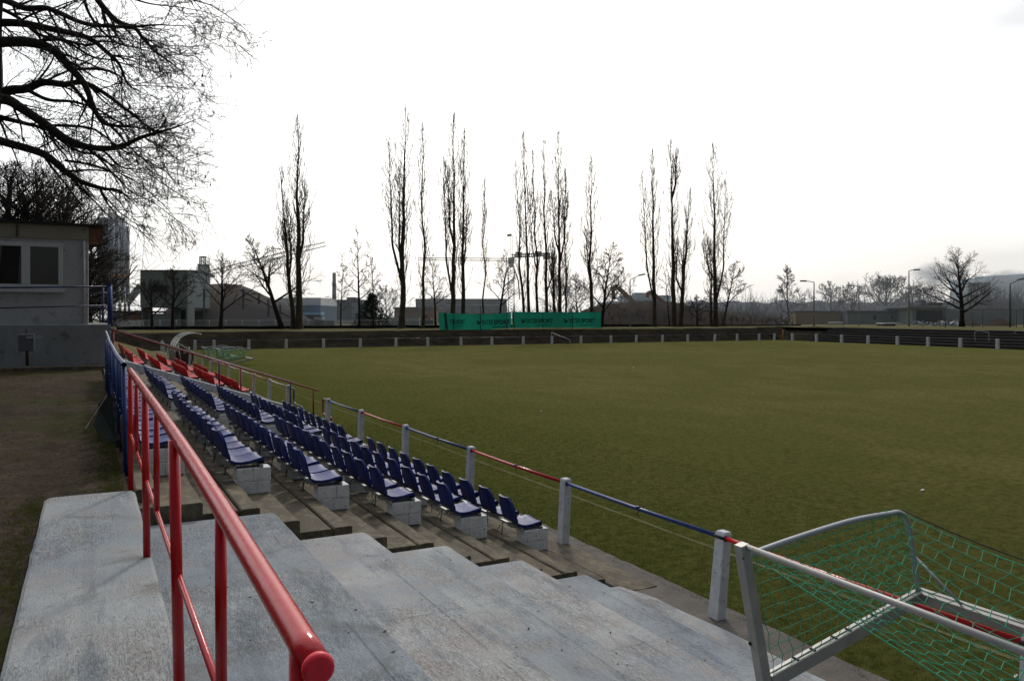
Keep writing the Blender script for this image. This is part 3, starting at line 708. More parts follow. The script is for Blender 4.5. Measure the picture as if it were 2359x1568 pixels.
# ------------------------------------------------------------------ dugout
dg = thing('dugout', (7.2, 60, 0), 'curved clear-roofed team dugout by the far end of the fence', 'dugout')
dx = 5.2; y0, y1 = 60, 64.5; arc = [(dx, 0.5), (dx + .02, 1.0), (dx + .15, 1.45), (dx + .42, 1.82), (dx + .8, 2.05), (dx + 1.25, 2.12), (dx + 1.7, 2.05)]
ap = smooth_path([(a, 0, b) for a, b in arc], 4)
mb = MB(); mb.grid([[(p.x, y, p.z) for p in ap] for y in (y0, y1)]); mb.build('clear_roof', M['clear'], dg)
mb = MB()
for y in (y0, y0 + 1.5, y0 + 3, y1): mb.tube([(p.x, y, p.z) for p in ap], .03, 6)
mb.tube([(arc[-1][0], y0, arc[-1][1]), (arc[-1][0], y1, arc[-1][1])], .03, 6); mb.build('frame', M['zinc'], dg)
mb = MB(); mb.box(dx - .02, dx + .03, y0, y1, 0, .9); mb.box(dx, dx + 1.2, y0, y0 + .05, 0, .75); mb.box(dx, dx + 1.2, y1 - .05, y1, 0, .75); mb.build('panel', M['dug'], dg)
mb = MB(); mb.box(dx + .15, dx + .6, y0 + .2, y1 - .2, .38, .44); mb.build('bench', M['dug'], dg)
mb = MB(); mb.tube([(dx + .4, y0 - .3, 0), (dx + .15, y0 - .3, 1.3)], .04, 6); mb.tube([(dx + 1.1, y0 - .3, 0), (dx + .85, y0 - .3, 1.2)], .04, 6); mb.tube([(dx + .1, y0 - .3, 1.5), (dx + 1.5, y0 - .3, .6)], .03, 6); mb.build('brace', M['zinc'], dg)

# ------------------------------------------------------------------ club building on its plinth
YB = 29.0
bld = thing('clubhouse', (-8, YB + 1, 2.99), 'low grey rendered building with flat dark roof and white window', 'building')
def bx(mb, x0, x1, y0, y1, z0, z1): mb.box(x0, x1, y0, y1, z0, z1)
fy = YB + .8     # front wall face
def fp(px, py):
    k = (px - CX) / FP; d = fy / (C - k * S); return at(px, py, d=d)
xr = fp(203, 600).x; wt = fp(145, 556); wb = fp(145, 673); ztop = fp(100, 519).z; zbase = 2.95
wx1 = wt.x; wx0 = fp(-122, 600).x; wz1 = fp(60, 558).z; wz0 = fp(60, 664).z
mb = MB()
bx(mb, wx1, xr, fy, fy + .3, zbase, ztop); bx(mb, -16, wx0, fy, fy + .3, zbase, ztop)
bx(mb, wx0, wx1, fy, fy + .3, zbase, wz0); bx(mb, wx0, wx1, fy, fy + .3, wz1, ztop)
bx(mb, xr - .3, xr, fy + .3, fy + 7, zbase, ztop); bx(mb, -16, xr - .3, fy + 6.8, fy + 7, zbase, ztop)
mb.build('wall', M['render'], bld)
mb = MB(); bx(mb, -16.5, xr + .02, fy - .04, fy - .004, ztop - .42, ztop + .02); mb.build('fascia', M['cream'], bld)
mb = MB(); bx(mb, -16.6, xr + .42, fy - .14, fy + 7.5, ztop + .022, ztop + .10); mb.build('roof', M['roof'], bld)
mb = MB(); mb.tube([(xr - .12, fy - .06, ztop - .45), (xr - .12, fy - .06, 3.0)], .035, 8); mb.build('downpipe', M['render'], bld)
mb = MB()
for i in range(5): bx(mb, xr + .004, xr + .36, fy + .02 + i * .0, fy + .05, ztop - .48 + i * .098, ztop - .48 + i * .098 + .09)
bx(mb, xr + .004, xr + .36, fy + .06, fy + 6.5, ztop - .02, ztop + .018)
mb.build('eaves_boards', M['wood'], bld)
mb = MB(); mb.tube([(fp(40, 540).x, fy - .07, ztop - .02), (fp(40, 540).x, fy - .07, ztop - .4)], .025, 6); mb.build('vent_pipe', M['iron'], bld)
def window(x0, x1, z0, z1, npane):
    w = MB(); t = .13
    bx(w, x0, x1, fy - .03, fy + .08, z0, z0 + t); bx(w, x0, x1, fy - .03, fy + .08, z1 - t, z1)
    pw = (x1 - x0) / npane
    for i in range(npane + 1):
        xc = x0 + pw * i; a = .13 if i in (0, npane) else .12
        bx(w, max(x0, xc - a), min(x1, xc + a), fy - .032, fy + .078, z0 + t, z1 - t)
    wo = w.build('window', M['frame'], bld, bevel=.01)
    g_ = MB(); bx(g_, x0 + .05, x1 - .05, fy + .03, fy + .035, z0 + .05, z1 - .05); g_.build('pane', M['glass'], wo)
    s_ = MB(); bx(s_, x0 - .05, x1 + .05, fy - .1, fy - .034, z0 - .12, z0 + .01); s_.build('sill', M['frame'], wo)
window(wx0, wx1, wz0, wz1, 3)
mb = MB(); bx(mb, wx0, wx1, fy + .12, fy + .14, wz0, wz1); mb.build('curtain', M['curtain'], bld)
pl = MB(); rows = []
bx(pl, -16.5, .60, YB, YB + 9, 1.3, 2.99); pl.build('plinth_wall', M['plinth'], bevel=.02, label='stained grey retaining wall under the low building', cat='retaining wall')
mb = MB(); bx(mb, -16, .58, YB - .35, YB - .01, 1.5, 1.70); mb.build('plinth_kerb', M['worn'], bevel=.03, label='dark rough kerb along the foot of the grey retaining wall', cat='kerb')
# blue railing on top of plinth
tb = thing('terrace_railing', (-3, YB + .12, 2.99), 'thin blue rails in front of the clubhouse window, ending in a thick post', 'railing')
def rl(px, py, yy):
    k = (px - CX) / FP; d = yy / (C - k * S); return at(px, py, d=d)
ry = YB + .15
mb = MB(); mb.tube([rl(252, 660, ry), rl(-60, 663, ry)], .026, 8); mb.build('rail', M['navy'], tb)
mb = MB(); mb.tube([rl(252, 703, ry), rl(-60, 711, ry)], .020, 8); mb.build('rail', M['navy'], tb)
mb = MB(); mb.tube([rl(252, 657, ry), rl(254, 752, ry)], .075, 12); mb.tube([rl(252, 655, ry), rl(252, 657, ry)], .085, 12); mb.build('post', M['blue'], tb)
mb = MB(); mb.tube([rl(237, 662, ry + 2), rl(237, 741, ry + 2)], .035, 8); mb.tube([rl(205, 675, ry + 2), rl(247, 675, ry + 2)], .025, 6); mb.tube([rl(205, 707, ry + 2), rl(247, 707, ry + 2)], .025, 6); mb.build('side_rail', M['navy'], tb)
# waste bin on a pole
bn = thing('waste_bin', rl(62, 838, YB - 1.2), 'grey flat waste bin on a dark pole against the retaining wall', 'bin')
mb = MB(); mb.tube([rl(62, 757, YB - 1.2), rl(63, 842, YB - 1.2)], .045, 8); mb.build('pole', M['iron'], bn)
a, b = rl(44, 808, YB - 1.3), rl(80, 769, YB - 1.3)
mb = MB(); mb.obox((a.x, YB - 1.6, a.z), (b.x - a.x, 0, 0), (0, .3, 0), (0, 0, b.z - a.z))
mb.build('basket', M['f_dgrey'], bn, bevel=.03)
mb = MB(); mb.obox((a.x + .2, YB - 1.62, b.z - .12), (.42, 0, 0), (0, .015, 0), (0, 0, .05)); mb.build('clip', M['zinc'], bn)

# ------------------------------------------------------------------ trees
RMIN = [.004]
class Rnd(random.Random):
    def vec(s): 
        v = Vector((s.gauss(0, 1), s.gauss(0, 1), s.gauss(0, 1))); return v.normalized()
def grow(mb, rn, p, d, L, r, lvl, spec, tips=None, nseg=None):
    """one branch and, recursively, its children. spec[lvl] = (children, angle, length ratio, wobble, lift, sides)"""
    kids, ang, ratio, wob, lift, sides = spec[lvl]
    n = nseg or max(3, int(4 + L * .6) if lvl < 2 else 3)
    pts = [Vector(p)]; dd = Vector(d).normalized(); step = L / n
    for i in range(n):
        dd = (dd + rn.vec() * wob + Vector((0, 0, lift))).normalized(); pts.append(pts[-1] + dd * step)
    rad = [max(r * (1 - .80 * i / n), RMIN[0]) for i in range(n + 1)]
    mb.tube(pts, rad, sides, cap=False)
    if lvl + 1 < len(spec):
        for c in range(kids):
            t = (.18 + .80 * (c + rn.random() * .8) / kids); t = min(t, .97)
            i = min(int(t * n), n - 1); f = t * n - i; q = pts[i].lerp(pts[i + 1], f); tan = (pts[i + 1] - pts[i]).normalized()
            perp = rn.vec(); perp = (perp - tan * perp.dot(tan)).normalized(); a = math.radians(ang * rn.uniform(.7, 1.3))
            nd = tan * math.cos(a) + perp * math.sin(a)
            rr = rad[i] * (.62 if lvl == 0 else .68) * rn.uniform(.7, 1)
            grow(mb, rn, q, nd, L * ratio * rn.uniform(.6, 1.25) * (1.15 - .55 * t), max(rr, .002), lvl + 1, spec, tips)
    elif tips is not None: tips.append((pts[-1], dd))
    return pts, rad

def broad_tree(name, base, h, spread, seed, label, cat='tree', group=None, lean=0., mt=None, mc=None, dens=1., r0=None, fork=.3, nlimb=9, up=.55, tw=.02, levels=3, rmin=None):
    dist = Vector(base).length; RMIN[0] = rmin or .00019 * dist
    rn = Rnd(seed); t = thing(name, base, label, cat, group); base = Vector(base)
    r0 = r0 or h * .018; mb = MB()
    n = 8; pts = [base - Vector((0, 0, .2))]; d = Vector((lean, 0, 1)).normalized()
    d = (RT * lean + Vector((0, 0, 1))).normalized()
    for i in range(n):
        d = (d + rn.vec() * .05).normalized(); pts.append(pts[-1] + d * h * .86 / n)
    rad = [r0 * (1 - .82 * i / n) * (1.25 if i == 0 else 1) for i in range(n + 1)]; mb.tube(pts, rad, 8); mb.build('trunk', mt or M['bark'], t)
    mb = MB(); kk = max(3, int(7 * dens))
    spec = [(int(kk * 1.3), 42, .52, .13, .03, 5), (kk, 42, .52, .16, .02, 3), (max(2, int(4 * dens)), 40, .5, .2, .0, 3), (3, 40, .5, .2, 0, 3)][:levels]
    nlimb = int(nlimb * 1.5)
    for c in range(nlimb):
        tt = fork + (1 - fork) * (c / nlimb) ** .85; i = min(int(tt * n), n - 1); q = pts[i].lerp(pts[i + 1], tt * n - i)
        az = c * 2.4 + rn.uniform(-.5, .5); elev = up + .5 * tt
        dirv = Vector((math.cos(az), math.sin(az), elev)).normalized(); L = spread * (1.15 - .75 * ((tt - fork) / (1 - fork))) * rn.uniform(.8, 1.15)
        grow(mb, rn, q, dirv, L, rad[i] * .55, 0, spec)
    grow(mb, rn, pts[-1], d, h * .16, rad[-1], 0, spec)
    mb.build('crown', mc or mt or M['twig'], t); return t

def poplar(px, pybase, ptop, Y, seed, label, leaders=(), w=1.0, r=.3, stub=None, dens=1.0, dx=0, start=.12):
    """columnar poplar: px/pybase foot, ptop=(x,y) apex, leaders = list of (fork y, top x, top y)"""
    rn = Rnd(seed); k = (px - CX) / FP; d = Y / (C - k * S); base = at(px, pybase, d=d)
    base.z = 1.75
    t = thing('poplar_tree', base, label, 'tree', 'bare poplars behind the far bank')
    top = at(ptop[0], ptop[1], d=d); H_ = top.z - base.z
    def stem(a, b, n, wob):
        pts = []
        for i in range(n + 1):
            s_ = i / n; p = a.lerp(b, s_); o = math.sin(math.pi * s_) * wob
            pts.append(p + RT * (o * nz(s_ * 4, seed) * 2 + .06 * rn.uniform(-1, 1)) + FW * (o * nz(s_ * 3, seed + 9)))
        return pts
    r *= .80
    stems = [(stem(base, top, 16, .22), r, 0)]
    main = stems[0][0]
    for (fy_, tx, ty) in leaders:
        zf = EYE - (fy_ - HY) * d / FP; s_ = (zf - base.z) / H_; i = int(max(0, min(.95, s_)) * 16); a = main[i]
        b = at(tx, ty, d=d + rn.uniform(-1.5, 1.5)); mid = a.lerp(b, .28); mid = mid + (at(tx, ty, d=d) - top).dot(RT) * RT * .38
        pts = [a, mid] + [mid.lerp(b, j / 9) + RT * .15 * nz(j, seed + ty) * 1.5 for j in range(1, 10)]
        pts = smooth_path(pts, 2); stems.append((pts, r * .40, 1))
    mb = MB()
    for pts, rr, q in stems:
        m = len(pts) - 1; mb.tube(pts, [max(rr * (1 - i / m) ** 1.05 * (1.2 if i == 0 and q == 0 else 1), .03) for i in range(m + 1)], 7, cap=False)
    mb.build('trunk', M['poplar'], t)
    mb = MB()
    for pts, rr, q in stems:
        m = len(pts) - 1; nb = int((66 if q == 0 else 34) * dens)
        Ls = (pts[-1] - pts[0]).length
        for b in range(nb):
            tt = (start if q == 0 else .15) + (.99 - (start if q == 0 else .15)) * (b + rn.random()) / nb; i = min(int(tt * m), m - 1); p = pts[i].lerp(pts[i + 1], tt * m - i)
            az = rn.uniform(0, 6.283); prof = math.sin(math.pi * min(1, (tt * .9 + .12))) ** .7
            L = Ls * (.13 if q == 0 else .13) * prof * rn.uniform(.5, 1.3) + .8
            out = w * 1.35 * rn.uniform(.35, 1.25) * prof * (1.2 if q == 0 else .8); o = Vector((math.cos(az), math.sin(az), 0))
            jt = [RT * rn.uniform(-.1, .1) for _ in range(4)]
            bp_ = [p, p + o * out * .45 + Vector((0, 0, L * .2)) + jt[0], p + o * out * .85 + Vector((0, 0, L * .5)) + jt[1], p + o * out + Vector((0, 0, L * .8)) + jt[2], p + o * out * 1.02 + Vector((0, 0, L)) + jt[3]]
            r1 = .034 * (.5 + prof); mb.tube(bp_, [r1, r1 * .75, r1 * .5, r1 * .45, .013], 3, cap=False)
            for c in range(rn.randint(3, 6)):
                s_ = rn.uniform(.2, .95) * 4; i2 = min(int(s_), 3); q2 = bp_[i2].lerp(bp_[i2 + 1], s_ - i2); l2 = L * rn.uniform(.15, .4)
                dd = Vector((rn.uniform(-1, 1), rn.uniform(-1, 1), 2.4)).normalized(); mb.tube([q2, q2 + dd * l2 * .5 + rn.vec() * .05, q2 + dd * l2 + Vector((0, 0, .1))], [.022, .018, .011], 3, cap=False)
    mb.build('crown', M['poplartwig'], t); return t
PY = 102.0
poplar(689, 752, (685, 272), PY, 11, 'tall thick poplar at the left with the darkest top, beside a shorter stem', [(600, 702, 430)], 1.2, .58, dens=1.5)
poplar(676, 752, (645, 392), PY + .8, 12, 'shorter leaning poplar stem left of the thick left poplar', [(640, 662, 470), (600, 652, 520)], .8, .42)
poplar(925, 752, (934, 250), PY, 13, 'tall poplar left of centre with a lower leader on its left', [(650, 895, 330), (600, 920, 400)], 1.1, .55, dens=1.3)
poplar(975, 750, (973, 288), PY + 1, 14, 'slim single poplar left of the banner', [], .75, .30, dens=.9)
poplar(1043, 745, (1046, 262), PY, 15, 'tall poplar above the banner left part, with two leaders', [(690, 1021, 370), (560, 1030, 395)], .9, .48, dens=1.1)
poplar(1066, 745, (1069, 302), PY + 1, 16, 'poplar just right of the tall one above the banner left part', [(600, 1076, 480)], .8, .42, dens=1.1)
poplar(1112, 745, (1116, 415), PY + 2, 17, 'thin young poplar standing alone above the banner', [], .45, .19, dens=.5, start=.3)
poplar(1207, 745, (1187, 372), PY, 18, 'leftmost thin poplar of the central cluster, leaning left', [], .6, .30, dens=.75)
poplar(1219, 745, (1205, 303), PY + .7, 19, 'highest thin poplar of the central cluster', [], .7, .33, dens=.8)
poplar(1238, 745, (1226, 346), PY, 20, 'third thin poplar of the central cluster, wavy leader', [(620, 1215, 430)], .6, .30, dens=.7)
poplar(1259, 745, (1252, 326), PY + 1, 21, 'fourth poplar of the central cluster with a knobbly stem', [(650, 1272, 560)], .7, .36, dens=.8)
poplar(1290, 745, (1284, 308), PY, 22, 'poplar on the right of the central cluster with spreading top', [(600, 1302, 400), (560, 1270, 450)], .9, .40)
poplar(1277, 745, (1276, 575), PY + 2, 23, 'short dense poplar stump regrowth in the central cluster', [(700, 1272, 590)], .5, .36)
poplar(1303, 745, (1302, 444), PY + 2, 24, 'shorter poplar at the right edge of the central cluster', [], .7, .24, dens=.8)
poplar(1361, 748, (1361, 363), PY, 25, 'single poplar with short bushy crown at the banner right end', [(650, 1350, 540)], 1.0, .40, dens=1.1)
poplar(1507, 752, (1501, 345), PY, 26, 'poplar right of the banner with a lower left leader', [(700, 1478, 400)], .9, .45)
poplar(1552, 752, (1544, 321), PY, 27, 'tall twin-topped poplar right of the banner', [(430, 1558, 352)], .9, .55, dens=1.1)
poplar(1567, 752, (1589, 440), PY + 1, 28, 'thick-based shorter poplar leaning right beside the twin-topped one', [(640, 1578, 540), (660, 1560, 560)], .9, .50)
poplar(1649, 752, (1641, 332), PY, 29, 'rightmost tall poplar with a wide spindle crown', [(680, 1670, 420), (640, 1622, 560)], 1.4, .50, dens=1.35)
poplar(1638, 752, (1636, 560), PY + .6, 30, 'shorter second stem against the rightmost tall poplar', [], .9, .36)

def px_tree(name, px, Y, ptop, spread, seed, label, **kw):
    k = (px - CX) / FP; d = Y / (C - k * S); b = at(px, d=d, z=1.75); h = at(px, ptop, d=d).z - 1.75
    return broad_tree(name, b, h, spread, seed, label, **kw)
G2 = 'small bare trees behind the far bank'
px_tree('bare_tree', 350, 103, 640, 3.2, 41, 'small wide bare tree in front of the grey box building', group=G2, fork=.35, dens=.9, r0=.22)
px_tree('bare_tree', 398, 103, 615, 3.6, 42, 'bare tree right of the grey box building', group=G2, fork=.4, dens=.9, r0=.24)
px_tree('bare_tree', 508, 103, 585, 4.6, 43, 'wide bare tree in front of the gravel heap', group=G2, fork=.3, dens=.9, r0=.28)
px_tree('bare_tree', 651, 103, 528, 4.6, 44, 'bare tree leaning left with clumped dark top beside the left poplar', group=G2, fork=.35, lean=-.26, dens=1.05, r0=.36)
px_tree('bare_tree', 785, 103, 580, 2.0, 45, 'slight young tree beside the distant chimney', group=G2, fork=.3, dens=.7, r0=.11)
px_tree('bare_tree', 827, 103, 522, 2.6, 46, 'slender wavy tree between the chimney and the conifer', group=G2, fork=.35, dens=.7, r0=.20)
px_tree('bare_tree', 862, 103, 562, 2.0, 47, 'thin crooked tree in front of the conifer', group=G2, fork=.4, dens=.6, r0=.14, lean=-.04)
px_tree('bare_tree', 1003, 103, 585, 2.8, 48, 'crooked tree at the left end of the banner', group=G2, fork=.4, dens=.7, r0=.18, lean=.04)
px_tree('bare_tree', 1150, 103, 575, 3.4, 49, 'bare tree in front of the central crane mast', group=G2, fork=.35, dens=.8, r0=.22)
px_tree('bare_tree', 1385, 103, 560, 5.0, 50, 'wide fan-shaped bare tree at the right end of the banner', group=G2, fork=.2, lean=.12, dens=1.0, r0=.30, up=.8)
px_tree('bare_tree', 1543, 104, 610, 2.0, 51, 'thin bent tree between two right-hand poplars', group=G2, fork=.4, dens=.5, r0=.12, lean=-.12)
px_tree('bare_tree', 1605, 103, 678, 3.0, 52, 'low spreading tree between the right-hand poplars', group=G2, fork=.3, dens=.8, r0=.22, up=.25)
px_tree('bare_tree', 1664, 103, 600, 4.4, 53, 'leaning bare tree right of the rightmost poplar', group=G2, fork=.3, lean=.20, dens=.9, r0=.22)
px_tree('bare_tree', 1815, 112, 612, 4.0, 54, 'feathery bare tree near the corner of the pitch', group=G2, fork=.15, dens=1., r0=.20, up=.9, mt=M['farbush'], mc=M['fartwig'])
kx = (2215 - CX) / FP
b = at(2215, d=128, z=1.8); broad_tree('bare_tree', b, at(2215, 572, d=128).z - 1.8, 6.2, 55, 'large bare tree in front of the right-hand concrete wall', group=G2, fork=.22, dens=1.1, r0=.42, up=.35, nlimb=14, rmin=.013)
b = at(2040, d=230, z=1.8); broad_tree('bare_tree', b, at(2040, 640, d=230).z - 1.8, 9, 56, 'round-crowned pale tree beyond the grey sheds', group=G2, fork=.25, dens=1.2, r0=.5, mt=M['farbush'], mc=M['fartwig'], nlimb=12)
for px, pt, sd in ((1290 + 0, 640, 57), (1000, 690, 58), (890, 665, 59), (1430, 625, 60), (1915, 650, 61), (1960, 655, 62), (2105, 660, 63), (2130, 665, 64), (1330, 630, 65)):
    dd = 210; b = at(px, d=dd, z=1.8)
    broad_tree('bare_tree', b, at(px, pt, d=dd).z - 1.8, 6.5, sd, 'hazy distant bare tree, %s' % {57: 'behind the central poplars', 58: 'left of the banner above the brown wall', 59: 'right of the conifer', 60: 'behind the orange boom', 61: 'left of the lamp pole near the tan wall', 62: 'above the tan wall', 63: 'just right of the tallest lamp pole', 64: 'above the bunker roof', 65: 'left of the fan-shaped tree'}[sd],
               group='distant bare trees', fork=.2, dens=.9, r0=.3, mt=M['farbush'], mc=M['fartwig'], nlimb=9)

# far scrub and woodland that read as one mass
rn = Rnd(99); mb = MB()
def fuzz(mb, px, ptop, dd, n, w, base=1.8):
    for i in range(n):
        x = px + rn.uniform(-w, w); b = at(x, d=dd + rn.uniform(-12, 12), z=base); h = (at(x, ptop, d=dd).z - base) * rn.uniform(.45, 1.05)
        m = b + Vector((rn.uniform(-1, 1), rn.uniform(-1, 1), h * .55)); mb.tube([b, m, b + Vector((rn.uniform(-2, 2), rn.uniform(-2, 2), h))], [.12, .07, .02], 3, cap=False)
        for j in range(7):
            q = b.lerp(m, rn.uniform(.3, 1)); mb.tube([q, q + Vector((rn.uniform(-1, 1), rn.uniform(-1, 1), 1.1)).normalized() * h * rn.uniform(.15, .45)], [.06, .015], 3, cap=False)
for x in range(1720, 2420, 9): fuzz(mb, x, 668 + 14 * nz(x * .02, 1) * 2, 260, 9, 10)
for x in range(760, 1320, 11): fuzz(mb, x, 690 + 8 * nz(x * .03, 2), 240, 5, 10)
for x in range(2230, 2420, 8): fuzz(mb, x, 650 + 10 * nz(x * .03, 4), 200, 9, 10)
for x in range(1410, 1760, 8): fuzz(mb, x, 680, 190, 6, 10)
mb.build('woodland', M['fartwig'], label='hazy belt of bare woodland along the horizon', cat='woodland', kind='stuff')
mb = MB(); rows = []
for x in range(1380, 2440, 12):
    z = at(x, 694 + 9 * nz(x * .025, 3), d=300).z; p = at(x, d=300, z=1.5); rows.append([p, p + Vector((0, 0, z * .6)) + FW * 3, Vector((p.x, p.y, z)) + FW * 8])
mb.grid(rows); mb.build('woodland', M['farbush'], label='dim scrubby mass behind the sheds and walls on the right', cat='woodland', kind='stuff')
mb = MB()
for i in range(3600):
    x = rn.uniform(1385, 1800); y = rn.uniform(125, 150); k = (x - CX) / FP; d = y / (C - k * S); b = at(x, d=d, z=1.8); h = rn.uniform(.8, 3.2)
    mb.tube([b, b + Vector((rn.uniform(-.6, .6), rn.uniform(-.6, .6), h))], [.03, .01], 3, cap=False)
for x, yt in [(1300 + i * 5.5, 702 - 6 * math.sin(i * .21) + (i * .35 if i > 55 else 0)) for i in range(96)]: fuzz(mb, x, yt - 14, 152, 2, 5)
mb.build('scrub', M['poplartwig'], label='thin brushwood on the dark mound right of the banner', cat='scrub', kind='stuff')

# conifer
def conifer(px, Y, ptop, label):
    k = (px - CX) / FP; d = Y / (C - k * S); b = at(px, d=d, z=1.75); h = at(px, ptop, d=d).z - 1.75; t = thing('conifer_tree', b, label, 'tree'); r = Rnd(5)
    mb = MB(); mb.tube([b, b + Vector((0, 0, h))], [.25, .03], 6); mb.build('trunk', M['bark'], t)
    mb = MB()
    for i in range(3000):
        s_ = r.random() ** 1.25; z = .4 + s_ * (h - .3); R_ = (1 - s_) ** .8 * 2.9 + .15; a = r.uniform(0, 6.283); q = r.uniform(.35, 1) * R_
        p = b + Vector((math.cos(a) * q, math.sin(a) * q, z)); u = r.vec() * r.uniform(.15, .4); v = r.vec() * .18; bb = len(mb.v)
        mb.v += [tuple(p), tuple(p + u), tuple(p + u * .6 + v - Vector((0, 0, .1)))]; mb.face((bb, bb + 1, bb + 2))
    mb.build('crown', M['conifer'], t)
conifer(856, 112, 678, 'dark conifer between the blue-grey shed and the pale wall')

# ---- big alder overhead at left, limbs from surveyed lines
ald = thing('alder_tree', at(-40, d=20, z=1.57), 'big bare alder whose black branches hang in from the top left', 'tree')
rn = Rnd(3); D0 = 20.0
limbs = [
 ([(-30, 60), (0, 53), (55, 55), (120, 68), (200, 87), (245, 120), (275, 150), (295, 195), (330, 215)], .17, .4),
 ([(-30, 100), (0, 97), (70, 98), (125, 118), (165, 160), (195, 195), (215, 245), (240, 285), (300, 292), (350, 300)], .22, -.6),
 ([(-20, 225), (25, 208), (60, 205), (100, 190), (150, 195), (190, 190), (240, 215), (300, 260), (350, 300), (390, 330)], .19, 1.2),
 ([(-20, 225), (20, 232), (50, 250), (110, 290), (160, 325), (210, 340), (270, 340), (330, 315), (390, 298), (430, 285)], .21, -1.),
 ([(-20, 260), (0, 270), (60, 285), (100, 300), (115, 345)], .13, .8),
 ([(-25, 310), (0, 325), (100, 355), (150, 395), (190, 420), (240, 435), (275, 440), (310, 470)], .18, -.2),
 ([(215, -40), (225, 0), (270, 50), (310, 65), (330, 90), (360, 120), (400, 150), (440, 185)], .13, 1.6),
 ([(150, 370), (210, 380), (260, 400), (300, 440), (350, 465), (395, 498)], .05, -.8),
 ([(-20, -10), (20, 5), (60, 20), (110, 20), (180, 50), (230, 60), (300, 62), (360, 58), (410, 60)], .14, -1.4),
 ([(330, -40), (400, -20), (445, 0), (490, 15), (540, 48)], .05, .5),
 ([(165, 160), (230, 160), (275, 175), (290, 195), (390, 200)], .06, -.4),
 ([(160, 190), (220, 260), (265, 300), (300, 340), (350, 380), (400, 400)], .07, 1.),
 ([(60, 205), (110, 230), (170, 235), (230, 255), (290, 290), (340, 295)], .08, 1.4),
 ([(110, 290), (160, 290), (220, 300), (280, 345), (330, 365), (375, 390)], .06, -1.4),
 ([(190, -30), (200, 20), (225, 60), (270, 100), (330, 110), (400, 105)], .07, 2.),
 ([(-10, 15), (40, 40), (90, 80), (150, 95), (210, 130), (260, 140), (330, 160), (400, 170)], .08, 1.9),
 ([(195, 340), (240, 350), (280, 385), (330, 395), (400, 440)], .05, .2),
 ([(70, 98), (130, 90), (200, 105), (240, 95), (310, 110), (370, 125)], .06, -1.7),
 ([(60, 285), (110, 300), (170, 345), (230, 360), (270, 395), (330, 430), (385, 480)], .06, 1.1),
 ([(250, -30), (300, -5), (350, 10), (420, 18), (480, 30)], .05, 1.3),
]
tr = MB(); RMIN[0] = .0046
tp = [at(-95, d=D0, z=1.3), at(-85, 700, d=D0), at(-70, 500, d=D0), at(-60, 380, d=D0), at(-36, 300, d=D0), at(-18, 215, d=D0), at(-14, 130, d=D0), at(-10, 40, d=D0), at(10, -60, d=D0), at(60, -160, d=D0)]
tr.tube(smooth_path(tp, 3), [.36, .35, .34, .33, .32, .31, .30, .29, .28, .27, .26, .25, .24, .235, .23, .22, .21, .20, .18, .17, .16, .14, .12, .10, .08, .07, .05, .04], 10, cap=False); tr.build('trunk', M['bark'], ald)
mb = MB(); tips = []
spec_a = [(7, 45, .52, .17, -.015, 4), (4, 42, .5, .2, -.03, 3), (0, 0, 0, .22, -.04, 3)]
for li, (pts, r0, dz) in enumerate(limbs):
    m = len(pts); P3 = [at(x, y, d=D0 + dz * (i / m) * 1.6 + .5 * nz(i, li)) for i, (x, y) in enumerate(pts)]
    sp = smooth_path(P3, 4); kn = len(sp); rad = [max(r0 * (1 - i / kn) ** .85 * .68, .010) for i in range(kn)]
    mb.tube(sp, rad, 7, cap=False)
    for b in range(6 if r0 > .1 else 3):
        i = rn.randint(3, kn - 4); q = sp[i]; tan = (sp[i + 1] - sp[i - 1]).normalized(); sg = rn.choice((-1, 1)); perp = (tan.cross(FW) * sg + FW * rn.uniform(-.6, .6)).normalized()
        p2 = [q]; dd = (tan * .8 + perp * .6).normalized(); l2 = rn.uniform(1.4, 3.0) * (1 - .4 * i / kn)
        for j in range(7): dd = (dd + rn.vec() * .22 + RT * .10 + Vector((0, 0, -.05))).normalized(); p2.append(p2[-1] + dd * l2 / 7)
        r2 = min(rad[i] * .5, .034); p2 = smooth_path(p2, 3); mb.tube(p2, [max(r2 * (1 - j / len(p2)), .007) for j in range(len(p2))], 5, cap=False)
        for j in range(3, len(p2) - 1, 3):
            t2 = (p2[j + 1] - p2[j]).normalized(); pe = rn.vec(); pe = (pe - t2 * pe.dot(t2)).normalized(); grow(mb, rn, p2[j], t2 * .7 + pe * .7, rn.uniform(.5, 1.2), .009, 1, spec_a, tips)
    nb = int(kn * .42)
    for b in range(nb):
        i = rn.randint(2, kn - 2); q = sp[i]; tan = (sp[i + 1] - sp[i - 1]).normalized(); perp = rn.vec() ; perp = (perp - tan * perp.dot(tan)).normalized(); a = math.radians(rn.uniform(25, 65))
        nd = tan * math.cos(a) + perp * math.sin(a) + RT * .15
        grow(mb, rn, q, nd, rn.uniform(.6, 1.5), min(rad[i] * .5, .022), 0, spec_a, tips)
    grow(mb, rn, sp[-1], (sp[-1] - sp[-3]), .9, .010, 0, spec_a, tips)
mb.build('crown', M['bark'], ald)
mb = MB()
for i, (p, d) in enumerate(tips):
    if rn.random() < .045:
        for c in range(rn.randint(1, 3)):
            q = p + rn.vec() * .03; l = rn.uniform(.05, .10); mb.tube([q, q + Vector((rn.uniform(-.02, .02), 0, -l * .5)), q + Vector((rn.uniform(-.02, .02), 0, -l))], [.006, .011, .005], 4)
tag(mb.build('catkins', M['twig'], ald), kind='stuff')

